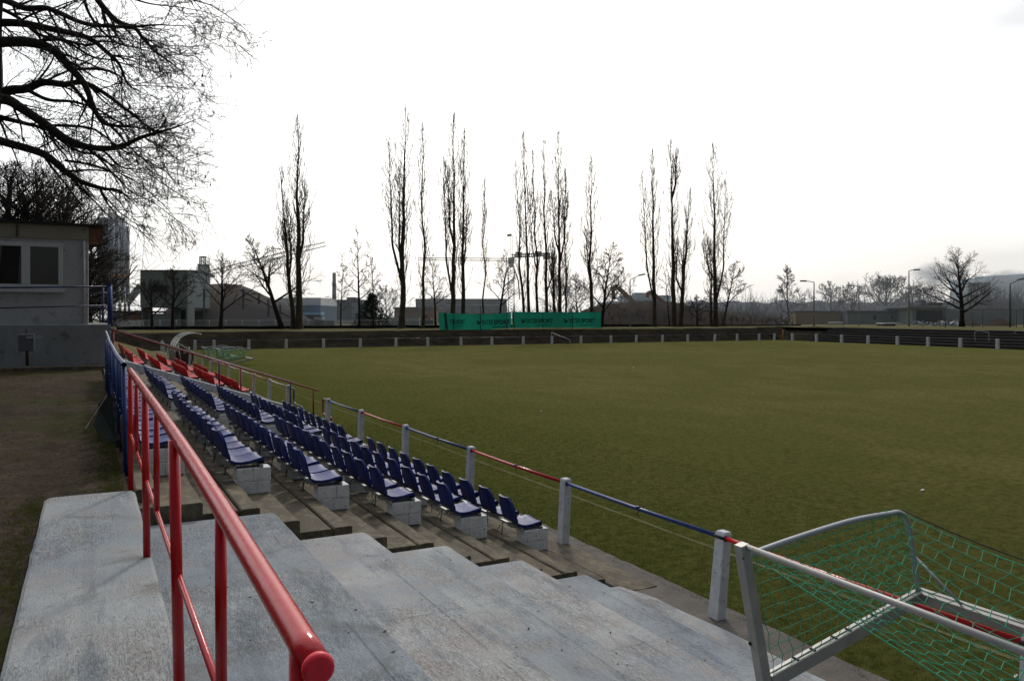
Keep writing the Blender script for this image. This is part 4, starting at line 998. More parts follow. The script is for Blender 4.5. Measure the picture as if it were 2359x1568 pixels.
# dense trees behind the clubhouse
G3 = 'dense bare trees behind the clubhouse'
for px, dd, pt, sp_, sd, lab, r0 in ((25, 40, 330, 4.3, 71, 'thick-trunked bare tree at the left edge behind the clubhouse roof', .42), (95, 43, 345, 4.5, 72, 'dense bare tree behind the middle of the clubhouse roof', .36),
                                     (160, 45, 365, 4.2, 73, 'dense bare tree behind the right end of the clubhouse roof', .28), (196, 47, 470, 2.6, 74, 'lower bare tree showing past the clubhouse corner', .2), (-45, 41, 335, 5, 75, 'dense bare tree cut off by the left edge', .3), (60, 47, 350, 4.6, 76, 'dense bare tree between the two thick trunks behind the roof', .26), (130, 50, 355, 4.6, 77, 'bare tree farthest back behind the clubhouse roof', .26), (209, 56, 560, 2.0, 78, 'small bushy tree filling the gap right of the clubhouse', .12)):
    b = at(px, d=dd, z=1.6); broad_tree('bare_tree', b, (at(px, pt, d=dd).z - 1.6) * .93, sp_, sd, lab, group=G3, fork=.15, dens=1.25, r0=r0, nlimb=16, up=.5, levels=3, rmin=.0105)
for i, (px, dd) in enumerate(((212, 70), (236, 75))):
    b = at(px, d=dd, z=1.7); broad_tree('bare_tree', b, 5.5 + i, 2.4, 81 + i, ['thin dark tree between the clubhouse and the silos', 'thin tree in front of the silos'][i], group=G3, fork=.15, dens=.8, r0=.11, nlimb=10)

# ------------------------------------------------------------------ banner with its poles
def fpt(px, py, Y): k = (px - CX) / FP; return at(px, py, d=Y / (C - k * S))
BY = 94.0
bt = thing('advertising_banner', fpt(1196, 758, BY), 'long green sports-shop banner stretched between poles on the far bank', 'banner')
def topy(x): return 720.0 + (3.2 * math.sin((x - 1008) / 178 * math.pi) if x < 1186 else 1.0 * math.sin((x - 1186) / 198 * math.pi)) - (2 if x > 1165 else 0)
def boty(x): return 760.0 + .8 * math.sin((x - 1008) / 60) - (max(0, min(1, (x - 1100) / 60)) * 4.5)
for (xa, xb) in ((1009, 1177), (1180, 1384)):
    mb = MB(); n_ = 40
    mb.grid([[fpt(x + (3 if x < 1012 and v > .5 else 0), topy(x) + (boty(x) - topy(x)) * v, BY + .12 * nz(x * .08, v * 2)) for v in (0, .25, .5, .75, 1)] for x in lin(xa, xb, n_)]); mb.build('cloth', M['banner'], bt)
for x, dyy in ((1044.6, 0), (1106.7, 0), (1167, 0), (1177, 0), (1217, 0), (1250, 0), (1318, 0), (1385, 0)):
    if x in (1177, 1217): continue
    mb = MB(); mb.tube([fpt(x, 705 if x < 1300 else 716, BY - .15), fpt(x, 768, BY - .15)], .045, 6); mb.build('pole', M['roof'], bt)
mb = MB(); mb.tube([fpt(1008, 719, BY), fpt(1100, 723, BY), fpt(1177, 719, BY), fpt(1384, 719, BY)], .02, 5); mb.tube([fpt(1100, 760, BY), fpt(1384, 757.5, BY)], .04, 5); mb.build('wire', M['cord'], bt)
mb = MB(); mb.bar(fpt(1025, 721, BY - .1), fpt(1029, 759, BY - .1), .28, .02, (0, 1, 0)); mb.bar(fpt(1182, 721, BY - .1), fpt(1184, 757, BY - .1), .12, .02, (0, 1, 0)); mb.build('fold_shade', M['ink'], bt)  # flat dark strips paint the shade of the cloth folds
bdir = (fpt(1300, 740, BY) - fpt(1100, 740, BY)); bdir.z = 0; bdir.normalize()
def text_obj(s_, px, py, hpx, wpx, bold, par, slant=0.):
    cu = bpy.data.curves.new('t', 'FONT'); cu.body = s_; cu.size = 1; cu.offset = .034 if bold else .016; cu.resolution_u = 2
    to = bpy.data.objects.new('t', cu); COL.objects.link(to); bpy.context.view_layer.update()
    me = bpy.data.meshes.new_from_object(to.evaluated_get(bpy.context.evaluated_depsgraph_get())); bpy.data.objects.remove(to)
    xs = [v.co.x for v in me.vertices]; ys = [v.co.y for v in me.vertices]; w0, h0 = max(xs) - min(xs), max(ys) - min(ys)
    a = fpt(px, py, BY - .2); ww = (fpt(px + wpx, py, BY) - fpt(px, py, BY)).dot(bdir); hh = (fpt(px, py - hpx, BY) - fpt(px, py, BY)).z
    for v in me.vertices:
        X_ = (v.co.x - min(xs)) / w0 * ww; Z_ = (v.co.y - min(ys)) / h0 * hh; q = a + bdir * X_ + Vector((0, 0, Z_ + slant * X_)); v.co = q
    me.materials.append(M['ink']); o = bpy.data.objects.new('lettering', me); COL.objects.link(o); o.parent = par; o.matrix_parent_inverse = par.matrix_basis.inverted(); return o
for (xs_, xm, xe, yb, sl, full) in ((1037, 1051, 1070, 747.2, .0, False), (1111, 1137, 1174, 748.0, .012, True), (1213.5, 1239, 1274, 744.6, 0, True), (1312, 1337, 1370, 744.2, 0, True)):
    if full:
        text_obj('INTER', xs_, yb, 11, xm - xs_ - 1, False, bt, sl); text_obj('SPORT', xm, yb - (xm - xs_) * .02 * (1 if sl else 0), 11, xe - xm, True, bt, sl)
        mb = MB(); q = lambda x, y: fpt(xs_ + x, yb + y, BY - .2)
        mb.poly([q(-14, -9.5), q(-9.5, -10), q(-8.5, -4), q(-2, -10.5), q(-1, -10), q(-7, -1), q(-10.5, 0)]); mb.poly([q(-7.4, -6.6), q(-3.5, -7.0), q(-5, -5), q(-8.4, -4.6)]); mb.build('logo_mark', M['ink'], bt)
    else:
        text_obj('TER', xs_ - 2, yb, 11, xm - xs_ + 1, False, bt, sl); text_obj('SPORT', xm, yb, 11, xe - xm, True, bt, sl)
    mb = MB(); a = fpt(xm - 3, yb + 4.6, BY - .2); mb.bar(a, fpt(xe - 4, yb + 4.2, BY - .2), .03, .09); mb.build('small_print', M['ink'], bt)

# dark low wall at poplar feet, mesh fence behind
mb = MB(); xs_ = lin(268, 1845, 80)
mb.grid([[fpt(x, 0, 103.6) * 1 for x in xs_]] * 2)
for i, v in enumerate(mb.v): mb.v[i] = (v[0], v[1], (1.5 if i < 80 else (2.20 if i - 80 < 62 else 2.05) + .05 * nz(i * .7, 3)))
mb.build('low_wall', M['hedge'], label='long low dark wall at the feet of the poplars', cat='low wall')
ms = thing('mesh_fence', fpt(560, 750, 108), 'pale see-through mesh fence in front of the gravel yard', 'fence')
for i, x in enumerate(range(330, 1000, 38)):
    mb = MB(); a = fpt(x, 0, 108); mb.tube([(a.x, a.y, 1.8), (a.x, a.y, 2.95)], .05, 5); mb.build('post', M['f_fence'], ms)
mb = MB(); mb.tube([(fpt(x, 0, 108).x, 108, 2.92) for x in (326, 998)], .02, 4); mb.build('rail', M['f_fence'], ms)
mb = MB()
for i in range(420):
    x = 326 + 672 * i / 419; a = fpt(x, 0, 108.05); mb.v += [(a.x - .012, a.y, 1.85), (a.x + .012, a.y, 1.85), (a.x + .012, a.y, 2.9), (a.x - .012, a.y, 2.9)]; b = len(mb.v) - 4; mb.face((b, b + 1, b + 2, b + 3))
mb.build('mesh', M['f_fence'], ms)
wf = thing('picket_fence', fpt(300, 750, 106), 'white picket fence by the low building at the far left', 'fence')
for i in range(24):
    mb = MB(); a = fpt(270 + i * 2.35, 0, 106); mb.box(a.x - .05, a.x + .05, 106, 106.04, 1.75, 2.95); mb.build('picket', M['f_roof'], wf)
mb = MB(); mb.tube([(fpt(269, 0, 106).x, 106.06, 2.75), (fpt(326, 0, 106).x, 106.06, 2.75)], .04, 4); mb.build('rail', M['f_roof'], wf)

# ------------------------------------------------------------------ background structures
def blk(mb, x0, x1, ytop, ybot, d, depth=12, zb=None):
    a = at(x0, ytop, d=d); b = at(x1, ytop, d=d); z0 = at(x0, ybot, d=d).z if zb is None else zb
    mb.obox((a.x, a.y, z0), b - a, FW * depth, (0, 0, a.z - z0))
def part(mat, parent, name, *blocks):
    mb = MB()
    for q in blocks: blk(mb, *q)
    return mb.build(name, M[mat], parent)
# silos
for i, (x0, x1, yt, lab) in enumerate(((226, 262, 503, 'widest grey silo, leftmost of the tall silo group'), (249, 263, 490, 'tallest slim silo of the silo group'), (263, 276, 497, 'third silo of the tall silo group'), (276, 288, 502, 'fourth silo of the tall silo group'), (287, 298, 522, 'lowest silo at the right of the silo group'))):
    d = 150 + i * 2.2; a, b = at(x0, yt, d=d), at(x1, yt, d=d); c = (a + b) / 2; r = (b - a).length / 2; zb = at(x0, 662, d=d).z
    t = thing('silo', (c.x, c.y, 1.8), lab, 'silo', 'tall silos beyond the clubhouse')
    mb = MB(); mb.tube([(c.x, c.y, zb), (c.x, c.y, a.z)], r, 20); mb.tube([(c.x, c.y, zb - 3), (c.x, c.y, zb)], [r * .3, r * .98], 16); mb.build('body', M['f_silo'], t)
    mb = MB(); mb.tube([(c.x, c.y, at(x0, 640, d=d).z), (c.x, c.y, at(x0, 632, d=d).z)], r * 1.02, 20); mb.build('band', M['f_orange'], t)
    mb = MB()
    for s_ in (-1, 1): q = c + RT * r * s_ * .8; mb.tube([(q.x, q.y - r * .6, zb), (q.x, q.y - r * .6, 1.8)], .2, 5)
    mb.tube([c + RT * r * .7 - FW * r * .75 - Vector((0, 0, 0)), Vector((c.x, c.y, zb)) + RT * r * .7 - FW * r * .75], .12, 5); mb.tube([c + RT * r * .1 - FW * r * 1.05 + Vector((0, 0, 1)), Vector((c.x, c.y, zb)) + RT * r * .1 - FW * r * 1.05], .1, 5); mb.build('legs_and_ladder', M['f_silo2'], t)
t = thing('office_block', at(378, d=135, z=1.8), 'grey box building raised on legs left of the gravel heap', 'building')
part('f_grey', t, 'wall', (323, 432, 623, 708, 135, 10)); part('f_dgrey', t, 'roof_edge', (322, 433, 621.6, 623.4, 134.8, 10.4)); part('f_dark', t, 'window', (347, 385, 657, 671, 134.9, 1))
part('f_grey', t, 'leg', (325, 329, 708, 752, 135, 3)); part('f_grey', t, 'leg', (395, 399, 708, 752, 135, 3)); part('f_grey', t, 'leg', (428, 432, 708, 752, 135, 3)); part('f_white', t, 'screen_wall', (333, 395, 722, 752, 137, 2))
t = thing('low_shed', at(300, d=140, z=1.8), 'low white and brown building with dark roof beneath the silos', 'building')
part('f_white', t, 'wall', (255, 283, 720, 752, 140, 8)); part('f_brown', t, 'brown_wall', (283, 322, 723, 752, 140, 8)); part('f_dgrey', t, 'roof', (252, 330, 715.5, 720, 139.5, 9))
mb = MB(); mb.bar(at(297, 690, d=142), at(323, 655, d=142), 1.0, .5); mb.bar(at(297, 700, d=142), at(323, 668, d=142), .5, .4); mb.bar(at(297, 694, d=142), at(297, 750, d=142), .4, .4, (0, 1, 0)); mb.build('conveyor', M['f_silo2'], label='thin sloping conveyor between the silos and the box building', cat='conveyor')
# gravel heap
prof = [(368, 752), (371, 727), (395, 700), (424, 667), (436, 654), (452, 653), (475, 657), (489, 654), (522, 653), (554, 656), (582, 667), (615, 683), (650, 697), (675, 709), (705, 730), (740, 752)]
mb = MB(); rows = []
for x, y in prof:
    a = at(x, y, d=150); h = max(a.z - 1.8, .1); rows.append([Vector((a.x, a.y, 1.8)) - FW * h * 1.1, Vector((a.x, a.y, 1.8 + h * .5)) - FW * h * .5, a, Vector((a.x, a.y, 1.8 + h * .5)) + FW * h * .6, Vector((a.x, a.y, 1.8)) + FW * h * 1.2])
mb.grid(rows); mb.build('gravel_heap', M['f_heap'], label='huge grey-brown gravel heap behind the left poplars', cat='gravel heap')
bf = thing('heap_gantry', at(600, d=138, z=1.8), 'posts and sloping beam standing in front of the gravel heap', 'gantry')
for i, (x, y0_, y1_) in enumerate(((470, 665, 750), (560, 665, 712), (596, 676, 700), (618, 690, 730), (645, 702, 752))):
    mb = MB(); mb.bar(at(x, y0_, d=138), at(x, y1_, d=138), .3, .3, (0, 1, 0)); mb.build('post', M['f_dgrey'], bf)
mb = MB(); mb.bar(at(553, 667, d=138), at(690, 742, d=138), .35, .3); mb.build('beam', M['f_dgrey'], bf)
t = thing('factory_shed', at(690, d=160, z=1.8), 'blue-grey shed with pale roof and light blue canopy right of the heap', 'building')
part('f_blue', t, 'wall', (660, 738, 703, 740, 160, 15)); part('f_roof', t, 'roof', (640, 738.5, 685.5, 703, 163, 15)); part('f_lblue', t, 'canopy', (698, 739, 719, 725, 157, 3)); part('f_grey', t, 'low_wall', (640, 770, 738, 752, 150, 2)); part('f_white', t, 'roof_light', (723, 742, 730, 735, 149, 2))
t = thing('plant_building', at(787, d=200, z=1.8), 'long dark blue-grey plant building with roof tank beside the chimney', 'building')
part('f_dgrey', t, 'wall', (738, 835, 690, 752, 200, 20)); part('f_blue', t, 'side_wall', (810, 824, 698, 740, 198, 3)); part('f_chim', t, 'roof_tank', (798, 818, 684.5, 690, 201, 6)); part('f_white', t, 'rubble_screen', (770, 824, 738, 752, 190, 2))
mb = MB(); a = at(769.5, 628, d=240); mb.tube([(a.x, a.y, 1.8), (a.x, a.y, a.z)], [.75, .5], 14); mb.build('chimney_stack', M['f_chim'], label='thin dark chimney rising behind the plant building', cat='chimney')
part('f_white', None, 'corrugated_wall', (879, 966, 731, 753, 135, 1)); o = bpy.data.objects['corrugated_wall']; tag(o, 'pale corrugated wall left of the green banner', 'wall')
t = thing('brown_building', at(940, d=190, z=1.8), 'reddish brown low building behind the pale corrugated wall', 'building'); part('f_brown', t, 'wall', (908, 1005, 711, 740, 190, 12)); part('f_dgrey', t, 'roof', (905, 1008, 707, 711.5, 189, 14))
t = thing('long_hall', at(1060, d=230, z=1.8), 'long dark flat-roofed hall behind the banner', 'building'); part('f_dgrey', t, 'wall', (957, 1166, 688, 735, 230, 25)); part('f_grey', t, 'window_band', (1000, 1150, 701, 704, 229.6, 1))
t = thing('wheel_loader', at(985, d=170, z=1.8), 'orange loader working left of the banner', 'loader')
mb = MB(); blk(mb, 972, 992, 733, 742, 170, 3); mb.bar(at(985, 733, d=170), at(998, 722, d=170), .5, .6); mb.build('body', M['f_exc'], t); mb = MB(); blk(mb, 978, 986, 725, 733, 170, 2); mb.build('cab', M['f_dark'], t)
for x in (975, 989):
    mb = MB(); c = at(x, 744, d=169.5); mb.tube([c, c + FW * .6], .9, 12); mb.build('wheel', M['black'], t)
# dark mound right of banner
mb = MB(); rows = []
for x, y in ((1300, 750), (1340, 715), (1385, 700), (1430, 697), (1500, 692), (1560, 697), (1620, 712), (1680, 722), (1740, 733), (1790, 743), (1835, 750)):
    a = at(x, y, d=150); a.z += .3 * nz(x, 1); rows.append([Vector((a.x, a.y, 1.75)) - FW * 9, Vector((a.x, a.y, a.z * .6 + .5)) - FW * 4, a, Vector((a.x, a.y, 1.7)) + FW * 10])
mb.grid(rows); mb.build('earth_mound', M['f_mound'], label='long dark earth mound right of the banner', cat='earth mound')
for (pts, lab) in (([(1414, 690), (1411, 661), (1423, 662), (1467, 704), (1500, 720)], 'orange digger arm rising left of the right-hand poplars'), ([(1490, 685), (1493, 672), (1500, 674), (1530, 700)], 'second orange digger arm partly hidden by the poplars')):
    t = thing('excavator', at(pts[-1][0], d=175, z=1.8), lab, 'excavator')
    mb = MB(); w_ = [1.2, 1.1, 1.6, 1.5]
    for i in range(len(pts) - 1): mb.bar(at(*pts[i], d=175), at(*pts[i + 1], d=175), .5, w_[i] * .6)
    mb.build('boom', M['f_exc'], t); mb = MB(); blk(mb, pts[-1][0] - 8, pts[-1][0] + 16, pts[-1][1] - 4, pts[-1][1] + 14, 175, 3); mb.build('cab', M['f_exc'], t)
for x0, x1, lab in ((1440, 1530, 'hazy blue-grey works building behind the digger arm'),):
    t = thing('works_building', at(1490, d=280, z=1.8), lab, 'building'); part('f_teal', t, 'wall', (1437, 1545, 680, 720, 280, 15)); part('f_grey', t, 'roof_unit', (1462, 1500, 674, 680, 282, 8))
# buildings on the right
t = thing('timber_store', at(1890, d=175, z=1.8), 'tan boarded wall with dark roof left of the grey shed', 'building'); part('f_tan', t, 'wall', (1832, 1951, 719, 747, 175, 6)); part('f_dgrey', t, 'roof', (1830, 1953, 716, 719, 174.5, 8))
t = thing('grey_shed', at(2010, d=172, z=1.8), 'long low grey shed with dark roof edge right of the tan wall', 'building'); part('f_bunk', t, 'wall', (1951.5, 2066, 720, 749, 172, 8)); part('f_dgrey', t, 'roof', (1951, 2100, 715.5, 720, 171.5, 9)); part('f_dark', t, 'dark_gap', (2066, 2094, 722, 735, 172, 6)); part('f_dgrey', t, 'annex_wall', (2066, 2096, 735, 749, 172.5, 6))  # near-black block fills the dark gap at the shed's right end
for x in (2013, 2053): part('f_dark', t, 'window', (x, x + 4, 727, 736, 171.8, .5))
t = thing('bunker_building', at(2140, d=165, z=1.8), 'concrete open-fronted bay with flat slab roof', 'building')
part('f_haze', t, 'roof', (2090, 2182, 704, 708.5, 163.5, 13)); part('f_bunk', t, 'lintel', (2100, 2180, 708.5, 714, 164.5, 11)); part('f_bunk', t, 'pillar', (2101, 2110, 714, 751, 165, 10)); part('f_dark', t, 'dark_interior', (2110, 2176, 714, 750, 168, 6)); part('f_dgrey', t, 'roof_unit', (2122, 2130, 691, 704, 170, 3)); part('f_crane', t, 'roof_ledge', (2137, 2170, 697, 704, 171, 6))  # near-black block inside the bay stands in for its deep shade
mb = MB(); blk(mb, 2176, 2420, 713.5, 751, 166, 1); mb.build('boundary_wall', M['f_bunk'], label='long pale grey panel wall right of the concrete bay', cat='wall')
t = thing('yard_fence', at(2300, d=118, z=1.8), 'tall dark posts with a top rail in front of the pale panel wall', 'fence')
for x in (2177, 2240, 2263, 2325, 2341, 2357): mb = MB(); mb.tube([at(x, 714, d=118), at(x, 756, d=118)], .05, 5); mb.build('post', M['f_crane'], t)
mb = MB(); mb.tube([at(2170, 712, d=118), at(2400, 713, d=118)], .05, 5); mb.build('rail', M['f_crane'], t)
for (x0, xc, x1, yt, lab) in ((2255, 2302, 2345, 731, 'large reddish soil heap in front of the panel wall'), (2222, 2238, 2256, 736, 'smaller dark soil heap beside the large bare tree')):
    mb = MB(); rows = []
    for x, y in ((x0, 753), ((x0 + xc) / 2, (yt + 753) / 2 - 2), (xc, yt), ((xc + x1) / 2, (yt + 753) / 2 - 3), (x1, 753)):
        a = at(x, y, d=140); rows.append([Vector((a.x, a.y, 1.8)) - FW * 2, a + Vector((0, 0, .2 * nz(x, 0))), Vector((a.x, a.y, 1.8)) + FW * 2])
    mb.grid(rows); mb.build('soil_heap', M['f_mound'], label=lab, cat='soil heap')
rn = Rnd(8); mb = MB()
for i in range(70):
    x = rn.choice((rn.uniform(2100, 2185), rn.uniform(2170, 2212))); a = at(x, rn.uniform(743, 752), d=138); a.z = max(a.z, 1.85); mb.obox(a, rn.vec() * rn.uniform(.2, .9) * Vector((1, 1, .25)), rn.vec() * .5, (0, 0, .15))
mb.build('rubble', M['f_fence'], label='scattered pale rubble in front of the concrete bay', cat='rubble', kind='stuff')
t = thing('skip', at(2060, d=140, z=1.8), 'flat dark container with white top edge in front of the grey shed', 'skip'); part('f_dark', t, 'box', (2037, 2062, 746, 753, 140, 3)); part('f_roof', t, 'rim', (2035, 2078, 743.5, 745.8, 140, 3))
t = thing('small_goal', at(1925, d=135, z=1.8), 'tiny white goal standing on the grass beyond the terrace', 'goal')
mb = MB(); mb.tube([at(1908, 750, d=135), at(1908, 743, d=135), at(1941, 743, d=135), at(1941, 750, d=135)], .09, 6); mb.build('frame', M['f_roof'], t)
mb = MB(); mb.tube([at(1908, 743, d=135), at(1906, 750, d=137)], .05, 4); mb.tube([at(1941, 743, d=135), at(1943, 750, d=137)], .05, 4)
for i in range(10): mb.tube([at(1908 + 3.3 * i, 744, d=135.6), at(1908 + 3.3 * i, 750, d=136.6)], .03, 4)
mb.build('net', M['f_white'], t)
# parked cars in the yard (tiny)
for px, d, lab in ((1698, 150, 'dark car parked low behind the far fence, right of the poplars'),):
    t = thing('parked_car', at(px, d=d, z=1.8), lab, 'car'); c = at(px, d=d, z=1.8); u = RT; mb = MB()
    sil = [(-2.1, .3), (-2.1, .8), (-1.5, .95), (-.9, 1.42), (.7, 1.42), (1.3, .98), (2.1, .85), (2.15, .3)]
    mb.poly([c + u * a + Vector((0, 0, b)) for a, b in sil], FW * 1.7); mb.build('body', M['f_dgrey'], t)
    mb = MB(); mb.poly([c + u * a + Vector((0, 0, b)) - FW * .01 for a, b in ((-1.3, .98), (-.85, 1.34), (.62, 1.34), (1.1, .98))]); mb.build('side_windows', M['f_haze'], t)
    for s_ in (-1.35, 1.35): mb = MB(); mb.tube([c + u * s_ + Vector((0, 0, .32)) - FW * .03, c + u * s_ + Vector((0, 0, .32)) + FW * .2], .32, 12); mb.build('wheel', M['black'], t)
# lamp poles
for x, yt, side, d, lab in ((1874.6, 650, -1, 135, 'street lamp with arm to the left above the tan wall'), (1977.8, 660, -1, 150, 'shorter street lamp in front of the grey shed'), (2093, 624, 1, 135, 'tallest straight lamp pole at the left of the concrete bay'), (2326, 654, 1, 125, 'dark street lamp with raised arm near the right edge'), (1451, 644, 1, 125, 'lamp pole on the mound just right of the banner')):
    t = thing('street_lamp', at(x, d=d, z=1.8), lab, 'street lamp', 'street lamps around the yard'); a = at(x, yt, d=d)
    mb = MB(); mb.tube([(a.x, a.y, 1.8), (a.x, a.y, a.z)], [.16, .08], 8); k = RT * side; up = 1.0 if x > 2300 or x < 1500 else .15
    l = 1.3 if x == 2093 else 2.0; mb.tube([a, a + k * l * .4 + Vector((0, 0, .25 * up + .1)), a + k * l * .7 + Vector((0, 0, .55 * up + .1))], .06, 6); mb.build('pole', M['f_lamp'] if x < 2300 else M['f_crane'], t)
    h = a + k * l * .7 + Vector((0, 0, .55 * up + .1)); mb = MB(); mb.bar(h - k * .1, h + k * .9 + Vector((0, 0, .2 * up)), .35, .22); mb.build('lamp_head', M['f_crane'], t)
# two water-tower like stacks and hazy wood on the far right
for x, w_, lab in ((2261, 4, 'left of two dark stacks beyond the large bare tree'), (2276, 5, 'right of two dark stacks beyond the large bare tree')):
    mb = MB(); blk(mb, x - w_, x + w_, 652, 745, 290, 8); blk(mb, x - w_ - 1, x + w_ + 1, 650, 654, 289, 10); mb.build('stack', M['f_dgrey'], label=lab, cat='stack')
mb = MB(); blk(mb, 2284, 2440, 637, 745, 420, 40); blk(mb, 2296, 2330, 633.5, 637, 421, 20); blk(mb, 2345, 2420, 631, 637, 421, 20); mb.build('works_building', M['f_teal'], label='hazy blue block of works buildings at the right horizon', cat='building')

# ---- cranes
def lattice(mb, a, b, w, n, up=Vector((0, 0, 1)), r=.12):
    a, b = Vector(a), Vector(b); t = (b - a).normalized(); sd = t.cross(up).normalized() if abs(t.dot(up)) < .9 else RT; u2 = sd.cross(t).normalized()
    cs = [sd * w / 2 + u2 * w / 2, sd * -w / 2 + u2 * w / 2, sd * -w / 2 - u2 * w / 2, sd * w / 2 - u2 * w / 2]
    for c in cs: mb.tube([a + c, b + c], r, 4, cap=False)
    for i in range(n):
        for k in range(4):
            c0, c1 = cs[k], cs[(k + 1) % 4]; p = a.lerp(b, i / n); q = a.lerp(b, (i + 1) / n); mb.tube([p + c0, q + c1], r * .6, 3, cap=False)
d = 300
t = thing('tower_crane', at(1177, d=d, z=1.8), 'tower crane with horizontal jib behind the central poplars', 'crane', 'tower cranes')
mb = MB(); lattice(mb, at(1177, 745, d=d), at(1177, 612, d=d), 2.2, 18, r=.16)
for s_ in (-1, 1): mb.tube([at(1177 + 6 * s_, 615, d=d), at(1177 + 16 * s_, 645, d=d), at(1177 + 20 * s_, 690, d=d)], .25, 4)
mb.build('mast', M['f_crane'], t)
mb = MB(); lattice(mb, at(1178, 598, d=d), at(962, 596.5, d=d), .9, 50, r=.09); mb.build('jib', M['f_crane'], t)
mb = MB(); lattice(mb, at(1178, 590, d=d), at(1266, 586, d=d), 1.0, 18, r=.22); mb.build('counter_jib', M['f_crane'], t)
for q in ((1187, 1202, 580, 592), (1231, 1248, 579, 589), (1251, 1267, 583, 597)): part('f_cw', t, 'counterweight', (*q, d, 1.5))
part('f_crane', t, 'cab', (1170, 1185, 593, 607, d, 2)); part('f_crane', t, 'slewing_ring', (1172, 1183, 607, 615, d, 2))
mb = MB(); lattice(mb, at(1178, 598, d=d), at(1178, 542, d=d), .8, 14, r=.07); mb.tube([at(1178, 541, d=d), at(1168, 543, d=d)], .5, 5); mb.tube([at(1178, 541, d=d), at(1060, 583, d=d), at(975, 588, d=d)], .05, 3); mb.tube([at(1178, 541, d=d), at(1262, 583, d=d)], .05, 3); mb.build('tower_head', M['f_crane'], t)
d = 260
t = thing('tower_crane', at(466, d=d, z=1.8), 'slewing crane with long raised boom behind the gravel heap', 'crane', 'tower cranes')
mb = MB(); lattice(mb, at(466, 745, d=d), at(466, 640, d=d), 2.4, 14, r=.3); mb.build('mast', M['f_crane'], t)
part('f_crane', t, 'cab', (455, 475, 608, 630, d, 3)); part('f_cw', t, 'counterweight', (439, 463, 622, 634, d, 3)); part('f_crane', t, 'platform_deck', (445, 485, 632, 637, d, 4))
mb = MB(); lattice(mb, at(466, 612, d=d), at(467, 591, d=d), 1.4, 4, r=.15); blk(mb, 461, 472, 590, 593, d, 1.5); mb.build('tower_head', M['f_crane'], t)
mb = MB(); lattice(mb, at(480, 629, d=d), at(750, 562, d=d), 1.3, 60, r=.07); mb.tube([at(472, 595, d=d), at(560, 605, d=d), at(740, 556, d=d)], .06, 3); mb.build('boom', M['f_crane'], t)

# distant smoke drifting on the right
def smoke(name, px, py, d, rx, rz, dens, label):
    c = at(px, py, d=d); import bmesh; bm = bmesh.new(); bmesh.ops.create_icosphere(bm, subdivisions=3, radius=1); me_ = bpy.data.meshes.new(name); bm.to_mesh(me_); bm.free(); o = bpy.data.objects.new(name, me_); COL.objects.link(o); o.location = c; o.scale = (rx, rx, rz); tag(o, label, 'smoke')
    m = bpy.data.materials.new('smoke'); m.use_nodes = True; nt = m.node_tree; nt.nodes.clear(); out = nt.nodes.new('ShaderNodeOutputMaterial'); v = nt.nodes.new('ShaderNodeVolumePrincipled'); v.inputs['Color'].default_value = (.42, .50, .58, 1)
    tc = nt.nodes.new('ShaderNodeTexCoord'); no = nt.nodes.new('ShaderNodeTexNoise'); no.inputs['Scale'].default_value = 1.6; no.inputs['Detail'].default_value = 3
    ln = nt.nodes.new('ShaderNodeVectorMath'); ln.operation = 'LENGTH'; a = nt.nodes.new('ShaderNodeMath'); a.operation = 'SUBTRACT'; a.inputs[0].default_value = 1.25
    mu = nt.nodes.new('ShaderNodeMath'); mu.operation = 'MULTIPLY'; r = nt.nodes.new('ShaderNodeMapRange'); r.inputs[1].default_value = .22; r.inputs[2].default_value = .75; r.inputs[3].default_value = 0; r.inputs[4].default_value = dens
    L = nt.links.new; L(tc.outputs['Object'], no.inputs['Vector']); L(tc.outputs['Object'], ln.inputs[0]); L(ln.outputs['Value'], a.inputs[1]); L(a.outputs[0], mu.inputs[0]); L(no.outputs['Fac'], mu.inputs[1]); L(mu.outputs[0], r.inputs[0]); L(r.outputs[0], v.inputs['Density']); L(v.outputs[0], out.inputs['Volume'])
    o.data.materials.clear(); o.data.materials.append(m)
# thin backlit haze lying over the yards beyond the pitch
mb = MB(); a0 = FW * 128 - RT * 330; mb.obox((a0.x, a0.y, 1.0), RT * 800, FW * 420, (0, 0, 26)); hz = mb.build('haze', [], label='thin pale haze over the yards beyond the pitch', cat='haze', kind='stuff')
hm = bpy.data.materials.new('haze'); hm.use_nodes = True; ht = hm.node_tree; ht.nodes.clear(); ho = ht.nodes.new('ShaderNodeOutputMaterial'); hv = ht.nodes.new('ShaderNodeVolumeScatter'); hv.inputs['Color'].default_value = (.86, .93, 1.0, 1); hv.inputs['Density'].default_value = .00095; hv.inputs['Anisotropy'].default_value = .35
ht.links.new(hv.outputs[0], ho.inputs['Volume']); hz.data.materials.clear(); hz.data.materials.append(hm)
smoke('smoke_plume', 2160, 632, 500, 21, 11, .14, 'faint grey smoke drifting left of the large bare tree')
smoke('smoke_plume', 2322, 640, 400, 13, 6, .18, 'pale blue smoke over the hazy works at the right edge')

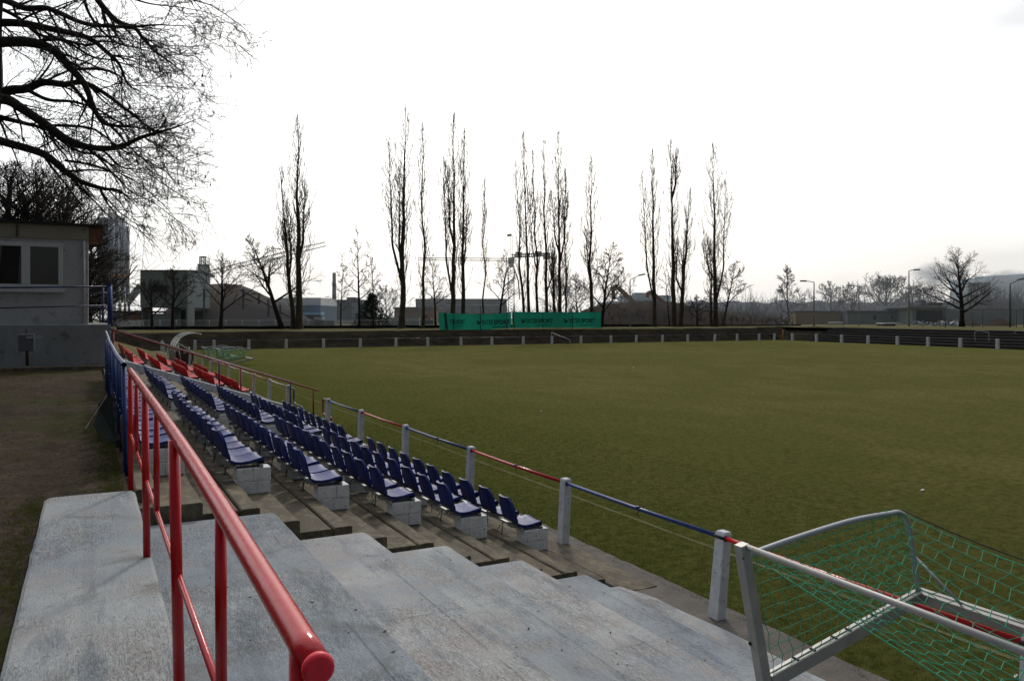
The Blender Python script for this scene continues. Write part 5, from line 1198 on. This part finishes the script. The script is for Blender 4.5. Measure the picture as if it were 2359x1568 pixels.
# ------------------------------------------------------------------ small stuff
rn = Rnd(21); mb = MB()
def tuft(mb, p, h, n):
    for i in range(n):
        a = rn.uniform(0, 6.283); o = Vector((math.cos(a), math.sin(a), 0)); q = p + o * rn.uniform(0, .03); w_ = Vector((-o.y, o.x, 0)) * .0022; t = q + o * rn.uniform(.0, .03) + Vector((0, 0, h * rn.uniform(.5, 1))); b = len(mb.v)
        mb.v += [tuple(q - w_), tuple(q + w_), tuple(t)]; mb.face((b, b + 1, b + 2))
for i in range(900):
    y = rn.uniform(2.0, 8.5); x = -.37 - abs(rn.gauss(0, .10)) if rn.random() < .85 else -.4 - rn.random() * .5
    if nz(x * 3, y * .8) + .25 < rn.random() * .6: continue
    tuft(mb, Vector((x, y, 1.57)), .035, 7)
for i in range(800):
    y = rn.uniform(8.4, 13); x = .28 - abs(rn.gauss(0, .16)); tuft(mb, Vector((x, y, 1.56)), .04, 7)
for i in range(1500):
    x = -rn.uniform(.9, 3.4); y = rn.uniform(9, 26); 
    if nz(x * .5, y * .3) > .05: tuft(mb, Vector((x, y, 1.575)), .03, 5)
mb.build('grass_tufts', M['blade'], label='short grass growing in the bare soil beside the platform', cat='grass', kind='stuff')
mb = MB()
for i in range(42000):
    x = 6.14 + rn.random() ** 2.2 * 5.5; y = rn.uniform(1, 24); b = len(mb.v); h = rn.uniform(.012, .034); a = rn.uniform(0, 6.283); w_ = Vector((math.cos(a), math.sin(a), 0)) * .004; p = Vector((x + .07 * nz(y * 2, 1), y, -.02)); t = p + Vector((rn.uniform(-.02, .02), rn.uniform(-.02, .02), h))
    mb.v += [tuple(p - w_), tuple(p + w_), tuple(t)]; mb.face((b, b + 1, b + 2))
mb.build('pitch_blades', M['blade'], label='short grass blades along the near edge of the pitch', cat='grass', kind='stuff')
mb = MB()
for i in range(2600):
    y = 5 + rn.random() ** 1.4 * 20; x = -rn.random() * 3.6 - (.0 if y > 8.4 else .42) + (.25 if y > 8.4 else 0); r = rn.uniform(.004, .013); b = len(mb.v); p = Vector((x, y, 1.572 + .018 * nz(x * 1.7, y * 1.7)))
    mb.v += [tuple(p + Vector((math.cos(a), math.sin(a) * .8, 0)) * r * rn.uniform(.7, 1.2)) for a in (0, 1.57, 3.14, 4.71)] + [tuple(p + Vector((0, 0, r * .9)))]
    for j in range(4): mb.face((b + j, b + (j + 1) % 4, b + 4))
mb.build('pebbles', M['gravelc'], label='small pebbles strewn over the bare soil path', cat='gravel', kind='stuff')
mb = MB()
for i in range(110):
    k = rn.randint(0, 4); x = rn.uniform(.45, 5.2); y = rn.uniform(2.0, 7.8); kk = min(4, max(0, int((5.32 - x) / .93))); z = TZ(kk) + .003; a = rn.uniform(0, 6.283); l = rn.uniform(.008, .022); u = Vector((math.cos(a), math.sin(a), .2)) * l; v = Vector((-u.y, u.x, 0)) * .5; p = Vector((x, y, z)); b = len(mb.v)
    mb.v += [tuple(p - u), tuple(p + v), tuple(p + u + Vector((0, 0, .004))), tuple(p - v)]; mb.face((b, b + 1, b + 2, b + 3))
mb.build('leaf_litter', M['leaf'], label='small dead leaves and crumbs scattered over the painted steps', cat='litter', kind='stuff')
for (px, py, s_, lab) in ((2710, 1442, .10, 'white scrap of litter on the pitch above the tipped goal'), (1588, 1208, .09, 'tiny white scrap on the pitch left of centre'), (1860, 1080, .12, 'pale scrap on the pitch near the middle'), (2985, 1992, .05, 'white scrap on the grass below the tipped goal net')):
    p = at(px / 1.2755, py / 1.2755, z=-.01); mb = MB(); mb.obox(p, (s_, s_ * .3, .01), (-s_ * .15, s_ * .4, 0), (0, 0, .012)); mb.build('litter_scrap', M['litter'], label=lab, cat='litter')

# ------------------------------------------------------------------ light
SUN_AZ = math.radians(29); SUN_EL = math.radians(36)     # azimuth measured from +Y towards +X
sd = Vector((math.sin(SUN_AZ) * math.cos(SUN_EL), math.cos(SUN_AZ) * math.cos(SUN_EL), math.sin(SUN_EL)))
sl = bpy.data.lights.new('Sun', 'SUN'); sl.energy = 1.15; sl.angle = math.radians(5); sl.color = (1, .95, .87)
so = bpy.data.objects.new('Sun', sl); COL.objects.link(so); so.rotation_euler = (-sd).to_track_quat('-Z', 'Y').to_euler()
w = bpy.data.worlds.new("World"); sc.world = w; w.use_nodes = True; nt = w.node_tree; nt.nodes.clear(); L = nt.links.new
out = nt.nodes.new('ShaderNodeOutputWorld'); bg = nt.nodes.new('ShaderNodeBackground'); sky = nt.nodes.new('ShaderNodeTexSky'); sky.sky_type = 'NISHITA'; sky.sun_disc = False
sky.sun_elevation = SUN_EL; sky.sun_rotation = SUN_AZ; sky.air_density = 1.2; sky.dust_density = 4; bg.inputs['Strength'].default_value = .025
L(sky.outputs[0], bg.inputs[0])
# bright veil of thin cloud, strongest round the sun, thinner behind
tc = nt.nodes.new('ShaderNodeTexCoord'); dt = nt.nodes.new('ShaderNodeVectorMath'); dt.operation = 'DOT_PRODUCT'; L(tc.outputs['Generated'], dt.inputs[0]); dt.inputs[1].default_value = sd
rp = nt.nodes.new('ShaderNodeMapRange'); rp.interpolation_type = 'SMOOTHSTEP'; rp.inputs[1].default_value = .26; rp.inputs[2].default_value = .64; rp.inputs[3].default_value = .085; rp.inputs[4].default_value = 1.13; L(dt.outputs['Value'], rp.inputs[0])
no = nt.nodes.new('ShaderNodeTexNoise'); no.inputs['Scale'].default_value = 2.2; no.inputs['Detail'].default_value = 5; mp = nt.nodes.new('ShaderNodeMapping'); mp.inputs['Scale'].default_value = (1, 1, 3.2); L(tc.outputs['Generated'], mp.inputs[0]); L(mp.outputs[0], no.inputs['Vector'])
cr = nt.nodes.new('ShaderNodeMapRange'); cr.inputs[1].default_value = .3; cr.inputs[2].default_value = .7; cr.inputs[3].default_value = .86; cr.inputs[4].default_value = 1.10; L(no.outputs['Fac'], cr.inputs[0])
mu = nt.nodes.new('ShaderNodeMath'); mu.operation = 'MULTIPLY'; L(rp.outputs[0], mu.inputs[0]); L(cr.outputs[0], mu.inputs[1])
dr = Vector((math.sin(math.radians(64)) * .93, math.cos(math.radians(64)) * .93, .36)).normalized(); d2 = nt.nodes.new('ShaderNodeVectorMath'); d2.operation = 'DOT_PRODUCT'; L(tc.outputs['Generated'], d2.inputs[0]); d2.inputs[1].default_value = dr
r2 = nt.nodes.new('ShaderNodeMapRange'); r2.interpolation_type = 'SMOOTHSTEP'; r2.inputs[1].default_value = .80; r2.inputs[2].default_value = 1.0; r2.inputs[3].default_value = 0; r2.inputs[4].default_value = 1.; L(d2.outputs['Value'], r2.inputs[0])
n2 = nt.nodes.new('ShaderNodeMapRange'); n2.inputs[1].default_value = .38; n2.inputs[2].default_value = .62; n2.inputs[3].default_value = .0; n2.inputs[4].default_value = .62; L(no.outputs['Fac'], n2.inputs[0])
m2 = nt.nodes.new('ShaderNodeMath'); m2.operation = 'MULTIPLY'; L(r2.outputs[0], m2.inputs[0]); L(n2.outputs[0], m2.inputs[1]); m3 = nt.nodes.new('ShaderNodeMath'); m3.operation = 'SUBTRACT'; L(mu.outputs[0], m3.inputs[0]); L(m2.outputs[0], m3.inputs[1]); mu = m3
b2 = nt.nodes.new('ShaderNodeBackground'); b2.inputs[0].default_value = (.96, .985, 1.0, 1); L(mu.outputs[0], b2.inputs['Strength'])
ad = nt.nodes.new('ShaderNodeAddShader'); L(bg.outputs[0], ad.inputs[0]); L(b2.outputs[0], ad.inputs[1]); L(ad.outputs[0], out.inputs[0])
